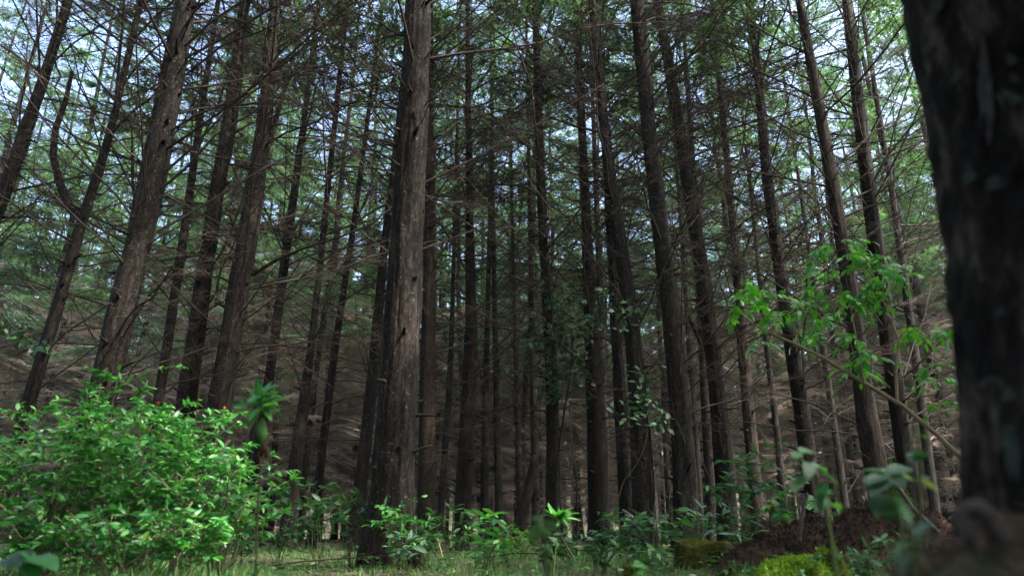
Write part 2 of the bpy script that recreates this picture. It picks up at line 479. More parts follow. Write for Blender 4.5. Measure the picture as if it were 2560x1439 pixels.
# ------------------------------------------------------------------ trees placed one by one
# (label, diameter at the first point, points (px, py, width px); distance follows from diameter and first width)
T = [
 ('leaning grey trunk cut off by the left edge of the photo, up in the canopy', .36, [(-60,650,52),(5,500,48),(60,340,40),(125,150,30)], M_BARK),
 ('slender forked tree rising at far left behind the green shrubs', .24, [(45,1100,42),(110,880,40),(165,690,34),(205,545,32),(262,390,26),(295,250,20)], M_BARK),
 ('thick dark leaning trunk rising out of the left shrub mass', .42, [(215,1150,96),(258,1000,88),(320,700,78),(382,480,70),(425,250,60),(468,0,48)], M_BARK),
 ('thin trunk half hidden close behind the thick dark left trunk', .26, [(262,1000,36),(290,820,33),(318,640,30),(350,480,26)], M_BARK),
 ('thin pale trunk midway between the two dark left trunks, leaning right', .24, [(382,1080,32),(420,860,30),(450,660,27),(475,480,24),(500,300,18)], M_BARK),
 ('dark medium trunk left of the limb bearing pair tree, moss on its bark', .36, [(455,1070,60),(490,830,54),(530,560,47),(572,300,37),(603,80,31),(612,0,28)], M_BARK),
 ('dark trunk with one long bare limb reaching right towards the big trunk', .42, [(540,1080,72),(580,830,66),(622,590,58),(652,380,46),(672,200,38),(690,0,30)], M_BARK),
 ('slim trunk behind the blurred rosette plant, leaning right', .26, [(625,1250,32),(672,960,28),(708,680,26),(742,440,22),(760,300,16)], M_BARK),
 ('dark slim trunk with peeling base left of the big centre trunk', .34, [(720,1330,50),(748,1080,38),(775,900,26),(790,760,20)], M_BARK),
 ('straight thin trunk leaning right between peeling trunk and big trunk', .22, [(790,1250,26),(825,960,23),(860,715,20),(885,560,16)], M_BARK),
 ('slim dark trunk standing close left of the big centre trunk', .28, [(893,1270,40),(920,1050,34),(945,800,29),(962,600,24),(985,420,18)], M_BARK),
 ('biggest grey ridged trunk in the centre left, flared at its foot', .50, [(972,1370,138),(978,1250,120),(996,950,106),(1010,700,96),(1024,450,86),(1040,180,74),(1046,0,66)], M_BARK_BIG),
 ('brown trunk hugging the right side of the biggest ridged trunk', .36, [(1068,1250,54),(1068,1000,46),(1072,750,38),(1074,500,30),(1072,250,22)], M_BARK_RED),
 ('reddish trunk with a sunlit right edge near the centre', .33, [(1150,1370,44),(1160,1200,46),(1172,980,42),(1178,800,34),(1176,640,26),(1172,480,18)], M_BARK_RED),
 ('crooked thin dark trunk between brown trunk and sunlit trunk', .22, [(1098,1310,22),(1112,1120,20),(1126,960,19),(1130,800,14)], M_BARK),
 ('dark straight thin trunk just right of the sunlit trunk', .25, [(1210,1330,25),(1214,1100,22),(1216,900,19),(1220,760,14)], M_BARK),
 ('second thin straight trunk right of the sunlit trunk', .25, [(1248,1330,25),(1244,1100,22),(1240,900,18),(1236,760,14)], M_BARK),
 ('thin dark trunk left beside the ivy covered trunk', .24, [(1340,1330,24),(1336,1100,22),(1332,860,19),(1328,700,14)], M_BARK),
 ('grey trunk in the centre wrapped in ivy at mid height', .30, [(1378,1370,44),(1384,1150,40),(1378,900,35),(1362,650,29),(1351,430,26),(1345,220,22),(1337,0,18)], M_BARK),
 ('broad dark trunk right of the ivy trunk, twin of a thinner one', .42, [(1498,1320,58),(1492,1100,54),(1484,900,46),(1474,720,38),(1466,560,28)], M_BARK),
 ('thinner twin trunk touching the broad dark trunk right of the ivy', .26, [(1514,1300,26),(1508,1000,24),(1503,800,22),(1498,660,18)], M_BARK),
 ('medium dark trunk standing between broad dark trunk and curved trunk', .32, [(1568,1310,42),(1554,1050,36),(1540,820,30),(1526,600,22)], M_BARK),
 ('dark curved trunk with scattered ivy leaves at mid height', .40, [(1612,1380,66),(1602,1150,58),(1590,900,50),(1562,680,42),(1530,470,34),(1500,230,28),(1480,0,22)], M_BARK),
 ('pale speckled straight trunk standing behind the mossy flat stone', .44, [(1718,1370,74),(1708,1100,66),(1686,850,58),(1652,580,50),(1622,320,44),(1592,0,37)], M_BARK_BIG),
 ('trunk with a strip of torn bark right of the pale speckled trunk', .40, [(1818,1290,56),(1804,1080,52),(1780,850,47),(1742,600,40),(1708,380,36),(1672,160,32),(1642,0,27)], M_BARK),
 ('thin dark trunk hidden behind the torn bark trunk', .28, [(1780,1300,32),(1764,1000,28),(1752,780,24),(1742,560,18)], M_BARK),
 ('dark reddish trunk with splintered bark between torn bark trunk and sapling', .32, [(1895,1290,40),(1872,1050,36),(1852,800,30),(1838,620,22)], M_BARK_RED),
 ('slim trunk crossed by the sapling stem, leaning left at top', .34, [(2035,1260,50),(2010,1050,46),(1972,820,40),(1940,600,34),(1912,400,30),(1900,220,25),(1875,0,18)], M_BARK),
 ('sturdy brown trunk behind the earth heap, mossy at its foot', .42, [(2200,1230,72),(2170,1060,62),(2142,840,50),(2112,640,42),(2078,440,36),(2040,220,30),(1998,0,23)], M_BARK_RED),
 ('dark trunk rising between sapling leaves and the near right trunk', .38, [(2275,1220,58),(2240,980,52),(2205,720,47),(2175,500,42),(2148,280,36),(2116,0,27)], M_BARK),
 ('thin trunk against the edge of the blurred near trunk', .28, [(2330,1230,32),(2300,980,30),(2268,740,26),(2240,540,20)], M_BARK),
 ('first of three far thin straight trunks at left behind the shrubs', .26, [(98,1090,20),(128,960,19),(152,850,18),(180,700,14)], M_BARK),
 ('thin dark trunk seen in front of the twig haze between speckled and torn bark trunks', .22, [(1752,1300,20),(1738,1050,18),(1722,860,16),(1712,700,12)], M_BARK),
 ('thin bent trunk in the gap right of the dark splintered bark trunk', .22, [(1962,1290,22),(1940,1050,19),(1915,860,17),(1900,700,13)], M_BARK),
 ('thin dark trunk between sapling stem and sturdy brown trunk', .24, [(2110,1240,22),(2085,1060,20),(2060,880,18),(2040,740,14)], M_BARK),
 ('thin upright dark trunk between ivy trunk and second straight trunk', .22, [(1300,1330,20),(1296,1100,18),(1290,900,15),(1286,780,11)], M_BARK),
]
GROUP_TREES = 'individual spruce trunks in the front rows'
hero_xy = []
TREE = {}
def smooth_path(P, n):
    P = np.asarray(P, float)
    z = P[:, 2]
    zi = np.linspace(z[0], z[-1], n)
    # gentle smoothing of the polyline through the pixel points
    out = np.stack([np.interp(zi, z, P[:, k]) for k in range(2)] + [zi], -1)
    for _ in range(3):
        out[1:-1, :2] = 0.25 * out[:-2, :2] + 0.5 * out[1:-1, :2] + 0.25 * out[2:, :2]
    return out
def build_trunk(g, axis, rad, sides, rng, ridge=0.06, lobes=0.05, foot=1.0):
    """trunk with ridged, lobed cross-section"""
    n = len(axis); th = np.linspace(0, 2 * np.pi, sides, endpoint=False)
    ph = rng.uniform(0, 6.28, 6)
    zz = axis[:, 2:3]
    rr = np.ones((n, sides))
    for k, (f, a) in enumerate(((2, 1.0), (3, 0.8), (5, 0.6))):
        rr += lobes * a * np.sin(f * th[None, :] + ph[k] + zz * (0.25 + 0.1 * k))
    nz = rng.standard_normal((n, sides))
    nz = (nz + np.roll(nz, 1, 0) + np.roll(nz, -1, 0)) / 1.73
    rr += ridge * nz
    flare = np.exp(-zz.clip(0) / 0.28) * (0.30 + 0.2 * np.sin(5 * th[None, :] + ph[4]))
    rr += flare * foot
    r = rad[:, None] * rr
    V = np.stack([axis[:, 0:1] + r * np.cos(th), axis[:, 1:2] + r * np.sin(th), np.repeat(zz, sides, 1)], -1).reshape(-1, 3)
    i = np.arange(n - 1)[:, None] * sides; j = np.arange(sides)[None, :]; k = (j + 1) % sides
    Q = np.stack([i + j, i + k, i + sides + k, i + sides + j], -1).reshape(-1, 4)
    g.add(V, None, Q)

rngh = np.random.default_rng(33)
for idx, (label, diam, pts, mat) in enumerate(T):
    px, py, w = pts[0]
    Y = 10.0
    for _ in range(4):                                   # distance at which that diameter has that width
        Y *= diam / (w * m_per_px(px, py, Y))
    P = np.array([at(a, b, Y) for a, b, c in pts])
    rad = np.array([c * m_per_px(a, b, Y) / 2 * .87 / math.sqrt(1 + ((a - 1280) / FPX) ** 2) for a, b, c in pts])
    d0 = (P[1] - P[0]) / (P[1, 2] - P[0, 2])
    base = P[0] - d0 * (P[0, 2] + 0.25)
    gzb = gz(base[0], base[1])
    rb = rad[0] * (1 + 0.02 * P[0, 2])
    top_d = (P[-1] - P[-2]) / (P[-1, 2] - P[-2, 2]); top_d[:2] *= 0.6
    H = 21 + 3 * rngh.random()
    P = np.vstack([base, P]); rad = np.concatenate([[rb], rad])
    if P[-1, 2] < H - 3:
        zt = P[-1, 2] + 1.5
        P = np.vstack([P, P[-1] + top_d * 1.5, P[-1] + top_d * (H - P[-1, 2])])
        rad = np.concatenate([rad, [max(rad[-1] * 0.92, 0.04), 0.02]])
    origin = np.array([base[0], base[1], gzb])
    near = w > 35
    n = int((72 if near else 40) if w < 100 else 130)
    zs0 = P[:, 2].copy()
    zi = np.concatenate([np.linspace(P[0, 2], P[0, 2] + 1.2, 10)[:-1], np.linspace(P[0, 2] + 1.2, P[-1, 2], n)])
    ax = np.stack([np.interp(zi, zs0, P[:, k]) for k in range(2)] + [zi], -1)
    for _ in range(6):
        ax[1:-1, :2] = 0.25 * ax[:-2, :2] + 0.5 * ax[1:-1, :2] + 0.25 * ax[2:, :2]
    rr = np.interp(zi, zs0, rad)
    root = thing('spruce_tree', origin, label, 'tree', GROUP_TREES)
    g = Geo()
    loc = ax - origin
    build_trunk(g, loc, rr, 48 if w > 100 else (28 if near else 14), rngh, 0.05 if near else 0.03, 0.018 if w > 100 else 0.035)
    for k in range(46 if near else 18):                  # stubs and collars of lost branches
        z = rngh.uniform(.6, 11); a = rngh.uniform(0, 6.283); rz = np.interp(z, loc[:, 2], rr)
        c = np.array([np.interp(z, loc[:, 2], loc[:, 0]), np.interp(z, loc[:, 2], loc[:, 1]), z])
        d = np.array([math.cos(a), math.sin(a), rngh.uniform(0, .5)]); l = rngh.uniform(.04, .2)
        tube(g, [c + d * rz * .8, c + d * (rz + .02), c + d * (rz + l)], [.035, .022, .009], 5)
    tr = link('trunk', g.mesh('trunk', mat, True), root)
    # dead branches, each an object
    nb = 56 if near else 34
    zlo = max(1.2, P[1, 2] * 0.3)
    zhi = 10.5
    if w > 100: zlo = 3.0
    for k in range(nb):
        z = zlo + (zhi - zlo) * ((k + rngh.random()) / nb) ** 0.85
        c = np.array([np.interp(z, loc[:, 2], loc[:, 0]), np.interp(z, loc[:, 2], loc[:, 1]), z])
        b = link('branch', BRANCH_MESH[int(rngh.integers(len(BRANCH_MESH)))], root)
        sc = (0.55 + 0.75 * min(1, z / 6)) * rngh.uniform(0.5, 1.25)
        az = rngh.uniform(0, 6.283)
        b.matrix_basis = Matrix(place_M(c, az, rngh.uniform(0.2 if w > 100 else 0.0, 0.7), sc * (.8 if w > 100 else 1), rngh.uniform(-.4, .4)).tolist())
    # live crown above
    wmesh, fmesh = HCROWN[idx % len(HCROWN)]
    zc = 9.2 + 1.5 * rngh.random()
    c = np.array([np.interp(zc, loc[:, 2], loc[:, 0]), np.interp(zc, loc[:, 2], loc[:, 1]), zc])
    dirv = Vector(loc[-1] - c)
    q = dirv.to_track_quat('Z', 'Y').to_matrix().to_4x4()
    Mx = Matrix.Translation(Vector(c)) @ q @ Matrix.Rotation(rngh.uniform(0, 6.28), 4, 'Z') @ Matrix.Scale(dirv.length / 13.8, 4)
    cr = link('crown', fmesh, root); cr.matrix_basis = Mx
    lm = link('limb_mass', wmesh, cr); lm['kind'] = 'stuff'
    TREE[idx] = dict(root=root, origin=origin, loc=loc, rad=rr, Y=Y)
    hero_xy.append(origin[:2])
    # a few special limbs of the photograph
    if idx == 6:
        for pl, rw in (([(625,690),(690,650),(760,620),(850,592),(930,560),(1000,500)], .030), ([(655,420),(690,300),(720,190),(750,80),(775,-10)], .05), ([(612,640),(590,590),(575,540),(540,520)], .04)):
            g = Geo(); pp = np.array([at(a, b, Y) for a, b in pl]) - origin
            tube(g, pp, np.linspace(rw, rw * 0.3, len(pp)), 7, True, 0.05)
            link('limb', g.mesh('limb', mat), root)
    if idx == 1:
        g = Geo(); pp = np.array([at(a, b, Y) for a, b in ((205,545),(175,520),(150,460),(132,390),(140,320),(165,250),(180,180))]) - origin
        tube(g, pp, np.linspace(.085, .03, len(pp)), 8, True, 0.04)
        link('limb', g.mesh('limb', mat), root)
    if idx == 24:   # torn strip of bark
        g = Geo(); pp = np.array([at(a, b, Y - .25) for a, b in ((1752,860),(1735,820),(1722,790),(1716,770))]) - origin
        tube(g, pp, [.03, .045, .03, .01], 5, True, 0.15)
        link('bark_strip', g.mesh('bark_strip', M_BARK_RED), root)

# ------------------------------------------------------------------ the forest behind and added unseen shade trees, every tree an object
rngf = np.random.default_rng(77)
spots = list(hero_xy); forest = []
tries = 0
while len(forest) < 268 and tries < 60000:
    tries += 1
    y = 18.0 + (54 - 18.0) * rngf.random() ** 0.70
    x = rngf.uniform(-1, 1) * (y * 0.79 + 4.0)
    dmin = 1.75 if y < 40 else 1.9
    ok = True
    for a, b in spots:
        if (a - x) ** 2 + (b - y) ** 2 < dmin * dmin: ok = False; break
    if ok: spots.append((x, y)); forest.append((x, y))
side = []  # unseen trees added beside and behind the camera to shade the front
while len(side) < 58:
    a, b = rngf.uniform(-14, 15), rngf.uniform(-11, 7)
    if abs(a) < max(b, 0) * .95 + 2.0 and b > -2.2: continue
    if abs((a + 2.5) * 0.47 + (b - 4.5) * 0.88) < 1.7 and a > -2: continue      # the gap that lets the sun reach the shrubs
    if all((a - c) ** 2 + (b - d) ** 2 > 4.2 for c, d in side): side.append((a, b))
FOREST_LABEL = 'slender dead twigged spruce, one of the many forest trunks, some added out of view for shade'
SHORT = ['trunk cut off by the left edge', 'slender forked tree', 'thick dark leaning left trunk', 'thin trunk close behind the thick left trunk', 'thin pale leaning trunk at left', 'mossy medium trunk at left',
 'trunk with the long bare limb', 'slim trunk behind the blurred rosette', 'slim trunk with peeling base', 'thin trunk left of the centre', 'slim trunk beside the biggest trunk', 'biggest ridged trunk', 'brown trunk hugging the biggest trunk',
 'sunlit edged reddish trunk', 'crooked thin dark trunk', 'straight trunk right of the sunlit one', 'second straight trunk right of the sunlit one', 'thin trunk beside the ivy trunk', 'ivy wrapped grey trunk', 'broad dark trunk',
 'thin twin of the broad trunk', 'medium trunk right of the twins', 'curved ivy dotted trunk', 'pale speckled trunk', 'torn bark trunk', 'thin trunk behind the torn bark one', 'splintered reddish trunk', 'slim trunk crossed by the sapling',
 'sturdy trunk behind the earth heap', 'dark trunk beside the sapling leaves', 'thin trunk next to the near trunk', 'far thin trunk at left', 'thin trunk right of the speckled one', 'thin bent trunk right of the splintered one', 'thin trunk left of the sturdy one', 'thin upright trunk left of the ivy']
def px_of(x, y): return 1280 + FPX * x / (y * CP + (1.5 - CAM_H) * SP)
best = {}
hx = [px_of(*TREE[k]['origin'][:2]) for k in range(len(T))]
for i, (x, y) in enumerate(forest):
    p = px_of(x, y)
    if y > 34 or not (10 < p < 2340): continue
    k = min(range(len(hx)), key=lambda q: abs(hx[q] - p)); d = p - hx[k]
    key = (k, d > 0)
    if abs(d) > 12 and (key not in best or abs(d) < best[key][0]): best[key] = (abs(d), i)
OWN = {i: 'first thin background spruce just %s of the %s' % ('right' if side_ else 'left', SHORT[k]) for (k, side_), (d, i) in best.items()}
for i, (x, y) in enumerate(forest + side):  # the added shade trees share the forest's label and group
    p = PROTO[int(rngf.integers(len(PROTO)))]
    root = thing('spruce_tree', (x, y, gz(x, y)), OWN.get(i, FOREST_LABEL), 'tree', 'spruces deep in the forest')
    sc = rngf.uniform(0.8, 1.12)
    root.rotation_euler = (rngf.normal(0, 0.022), rngf.normal(0, 0.022), rngf.uniform(0, 6.283))
    root.scale = (sc * rngf.uniform(0.8, 1.15),) * 2 + (sc,)
    link('trunk', p['trunk'], root)
    o = link('dead_crown', p['dead'], root); o['kind'] = 'stuff'
    cr = link('crown', p['leaf'], root)
    lm = link('limb_mass', p['wood'], cr); lm['kind'] = 'stuff'

# ------------------------------------------------------------------ far wood: reads as one mass
def far_forest():
    rng = np.random.default_rng(4)
    w, f, tk = Geo(), Geo(), Geo()
    FA = [live_branch(rng, 2.8, 9, 6) for _ in range(4)]
    FD = []
    for _ in range(4):
        q = Geo(); n = 34; t = rng.uniform(.1, 1, n)
        P = np.stack([t * 2.4, rng.normal(0, .03, n), .12 * t - .3 * t * t], -1)
        D = np.stack([rng.uniform(.2, 1, n), rng.choice([-1, 1], n) * rng.uniform(.3, 1, n), rng.uniform(-.9, .15, n)], -1)
        blades(q, P, D, rng.normal(0, 1, (n, 3)), rng.uniform(.25, .8, n), .022)
        blades(q, np.zeros((2, 3)), np.array([[1, 0, .05], [1, 0, .05]]), np.array([[0, 0, 1.0], [0, 1, 0]]), 2.3, .035)
        FD.append(q.arrays())
    for k in range(430):
        y = 54 + 80 * rng.random() ** 1.2; x = rng.uniform(-1, 1) * (y * 0.80 + 2)
        H = rng.uniform(19, 25)
        zg = gz(x, y)
        zz = np.linspace(-0.3, H, 5)
        tube(tk, np.stack([x + zz * rng.normal(0, .012), y + 0 * zz, zz + zg], -1), 0.13 * (1 - zz.clip(0) / H) + .01, 5)
        for i in range(22):
            w.add_geo(FD[i % 4], place_M((x, y, zg + rng.uniform(.3, 9)), rng.uniform(0, 6.28), rng.uniform(-.2, .3), rng.uniform(.6, 1.1)))
        for i in range(13):
            u = rng.random(); z = 7 + (H - 7) * u
            M = place_M((x, y, z + zg), rng.uniform(0, 6.28), rng.uniform(-.2, .2), (1.1 - .8 * u) * rng.uniform(.7, 1.2))
            a, b = FA[i % 4]
            f.add(b[0] @ M[:3, :3].T + M[:3, 3] + 0, b[1], b[2])
    for k in range(650):
        y = 50 + 60 * rng.random(); x = rng.uniform(-1, 1) * (y * 0.80 + 2); zg = gz(x, y); H = rng.uniform(13, 21)
        zz = np.linspace(-0.3, H, 4)
        tube(tk, np.stack([x + zz * rng.normal(0, .015), y + 0 * zz, zz + zg], -1), rng.uniform(.07, .13) * (1 - zz.clip(0) / H) + .01, 5)
    o = tag(link('far_forest', w.mesh('far_forest', M_DEAD, False)), kind='stuff')
    o3 = link('far_trunk_mass', tk.mesh('far_trunk_mass', M_BARK, True), o); o3['kind'] = 'stuff'
    o2 = link('far_foliage', f.mesh('far_foliage', M_NEEDLE, False), o); o2['kind'] = 'stuff'
far_forest()

# ------------------------------------------------------------------ leaves
def leaf_arr(width, curve=0.25, fold=0.18, n=5, serr=0.0, wide_at=0.4):
    t = np.linspace(0, 1, n + 1)
    hw = width * 0.5 * np.sin(np.pi * t ** (0.5 / max(wide_at, .05) * 0.5 + 0.25)) ** 0.85
    hw[0] = 0.012; hw[-1] = 0.0
    z = -curve * t ** 2
    V, Q = [], []
    for i in range(n + 1):
        e = hw[i] * (1 + (serr if i % 2 else -serr))
        V += [(-e, t[i], z[i] + fold * e), (0, t[i], z[i]), (e, t[i], z[i] + fold * e)]
    for i in range(n):
        a = i * 3
        Q += [(a, a + 1, a + 4, a + 3), (a + 1, a + 2, a + 5, a + 4)]
    return (np.array(V, np.float32), np.zeros((0, 3), np.int32), np.array(Q, np.int32))
OVATE = [leaf_arr(.36, .18, .25), leaf_arr(.30, .42, .3), leaf_arr(.40, .08, .2)]
LANCE = [leaf_arr(.28, .2, .25), leaf_arr(.24, .4, .2), leaf_arr(.32, .1, .3)]
BROAD = [leaf_arr(.62, .2, .2, 6), leaf_arr(.55, .38, .25, 6), leaf_arr(.66, .12, .1, 6)]
def leaf_meshes(kinds, mat):
    out = []
    for a in kinds:
        g = Geo(); g.add_geo(a); out.append(g.mesh('leaf', mat, True))
    return out
_leafcache = {}
def lm_for(kind, mat):
    key = (kind, mat.name)
    if key not in _leafcache:
        _leafcache[key] = leaf_meshes({'ovate': OVATE, 'lance': LANCE, 'broad': BROAD}[kind], mat)
    return _leafcache[key]
ARR = {'ovate': OVATE, 'lance': LANCE, 'broad': BROAD}

def leaf_M(p, d, up, L, rng, tilt=0.35):
    d = norm(d); n = norm(np.asarray(up) + rng.normal(0, tilt, 3)); s = norm(np.cross(d, n)); n = np.cross(s, d)
    M = np.eye(4); M[:3, 0] = s * L; M[:3, 1] = d * L; M[:3, 2] = n * L; M[:3, 3] = p
    return M

def put_leaves(root, mats, kind, mat, rng, single=300):
    """the leaves that show largest become objects, the others one foliage mesh; mats in root space"""
    base = np.array(root.location)
    mats = sorted(mats, key=lambda M: np.linalg.norm(M[:3, 3] + base - [0, 0, CAM_H]) / np.linalg.norm(M[:3, 1]))
    ms = lm_for(kind, mat)
    for M in mats[:single]:
        o = link('leaf', ms[int(rng.integers(len(ms)))], root)
        o.matrix_basis = Matrix(M.tolist())
    rest = mats[single:]
    if rest:
        g = Geo()
        for M in rest: g.add_geo(ARR[kind][int(rng.integers(3))], M)
        o = link('foliage', g.mesh('foliage', mat, True), root); o['kind'] = 'stuff'

def bez(p0, p1, p2, n):
    t = np.linspace(0, 1, n)[:, None]
    return (1 - t) ** 2 * p0 + 2 * t * (1 - t) * p1 + t * t * p2

def shrub(name, base, label, cat, group, height, spread, stems, leaf, n_leaves, kind, mat, rng, stem_mat=M_STEM, twigs=5, low=0.3, single=300, lean=(0, 0), stem_r=0.006, flowers=0, rosette=0.0):
    base = np.array([base[0], base[1], gz(base[0], base[1])])
    root = thing(name, base, label, cat, group)
    spots = []
    for s in range(stems):
        a = rng.uniform(0, 6.283) if stems > 2 else rng.uniform(0, 6.283)
        rr = spread * math.sqrt(rng.random()); h = height * rng.uniform(0.55, 1.12) * (1 - 0.25 * (rr / max(spread, .01)) ** 2)
        tip = np.array([math.cos(a) * rr + lean[0], math.sin(a) * rr + lean[1], h])
        mid = np.array([tip[0] * rng.uniform(.15, .5), tip[1] * rng.uniform(.15, .5), h * rng.uniform(.55, .75)])
        p = bez(np.array([rng.normal(0, .03), rng.normal(0, .03), -0.03]), mid, tip, 9)
        p[1:-1] += rng.normal(0, 0.012 * height, (7, 3))
        g = Geo(); tube(g, p, np.linspace(stem_r * rng.uniform(.8, 1.3), stem_r * 0.35, 9), 5)
        lines = [p[2:]]
        for k in range(twigs):
            i = int(rng.integers(3, 8)); q0 = p[i]
            aa = rng.uniform(0, 6.283); l = height * rng.uniform(.14, .34)
            q2 = q0 + np.array([math.cos(aa) * l, math.sin(aa) * l, rng.uniform(.1, .7) * l])
            q1 = (q0 + q2) / 2 + np.array([0, 0, .15 * l])
            q = bez(q0, q1, q2, 5); tube(g, q, np.linspace(stem_r * .45, stem_r * .2, 5), 4)
            lines.append(q)
        link('stem', g.mesh('stem', stem_mat), root)
        spots.append(lines)
    mats = []; tips = []
    allines = [l for ls in spots for l in ls]
    for l in allines: tips.append(l[-1])
    while len(mats) < n_leaves:
        l = allines[int(rng.integers(len(allines)))]
        f = 1 - abs(rng.normal(0, .46)) if rng.random() > rosette else 1.0
        if f < 0: continue
        x = f * (len(l) - 1); i = min(int(x), len(l) - 2); u = x - i
        p = l[i] * (1 - u) + l[i + 1] * u
        if p[2] < low * height and rng.random() < 0.8: continue
        td = norm(l[i + 1] - l[i])
        a = rng.uniform(0, 6.283)
        for k in range(2):                               # leaves stand in opposite pairs
            aa = a + k * math.pi
            out = np.array([math.cos(aa), math.sin(aa), 0]); out = norm(out - td * (out @ td) * 0.5)
            d = out * rng.uniform(.7, 1) + td * rng.uniform(.2, .9) + np.array([0, 0, rng.uniform(-.45, .2)])
            mats.append(leaf_M(p, d, (0, 0, 1), leaf * rng.uniform(.5, 1.3), rng, .5))
    put_leaves(root, mats, kind, mat, rng, single)
    for k in range(flowers):
        t = tips[int(rng.integers(len(tips)))]
        g = Geo(); c = t + np.array([0, 0, .012])
        for j in range(9):
            v = norm(rng.normal(0, 1, 3) + np.array([0, 0, .6]))
            blades(g, np.array([c]), np.array([v]), np.array([[.3, .2, 1.0]]), .016, .014)
        link('flower', g.mesh('flower', M_FLOWER), root)
    return root

rs = np.random.default_rng(91)
def xy(px, Y):
    p = at(px, 1330, Y); return (p[0], Y)
GL = 'dense shrubs of the left foreground'
for (px, Y, h, sp, lab, nl, fl) in (
    (-60, 4.5, 1.22, .52, 'bright green shrub cut by the left edge, tallest leafy tips beside the frame', 900, 1),
    (90, 4.2, 1.00, .50, 'bright green shrub with pale crooked stems at the lower left, second from the edge', 1000, 2),
    (235, 4.7, 1.24, .50, 'tallest bright green shrub in front of the thick dark left trunk', 1000, 3),
    (350, 4.3, 0.98, .50, 'bushy green shrub with orange flowers in front of the thin pale left trunk', 1000, 4),
    (465, 4.9, 1.12, .48, 'green shrub with a yellow leaf in front of the dark medium trunk', 900, 4),
    (130, 3.85, 0.46, .36, 'low leafy growth filling the front foot of the second left shrub', 330, 0),
    (315, 3.9, 0.50, .38, 'low leafy growth at the front foot of the flowering left shrub', 360, 1),
    (460, 4.1, 0.46, .34, 'low leafy growth at the front right foot of the left shrub mass', 300, 1),
    (560, 4.5, 0.80, .42, 'low spreading shrub at the right end of the left shrub mass', 600, 3)):
    shrub('leafy_shrub', xy(px, Y), lab, 'shrub', GL, h * 1.02, sp, 15 if h > .6 else 9, .056, int(nl * 2.2), 'ovate', M_LANT, rs, flowers=fl, low=.12)
# crooked pale bare stems low in the left shrubs
for lab, pl, Y in (('crooked pale bare stem bending up left under the shrub leaves', [(0,1260),(40,1300),(90,1345),(110,1400)], 3.8),
                   ('pale bare stem rising right out of the shrub towards the thin trunk', [(300,1425),(370,1370),(430,1330),(455,1290),(480,1255)], 3.9),
                   ('short pale stem bent like an elbow beneath the second shrub', [(150,1340),(170,1365),(178,1400)], 3.8)):
    P = np.array([at(a, b, Y) for a, b in pl]); o = P[-1].copy() if P[-1][2] < P[0][2] else P[0].copy()
    g = Geo(); tube(g, P - o, np.linspace(.0065, .0045, len(P)), 6, True, .08)
    ob = link('bare_stem', g.mesh('bare_stem', M_PALESTEM)); ob.location = Vector(o); tag(ob, lab, 'stem', 'bare pale stems in the left shrubs')

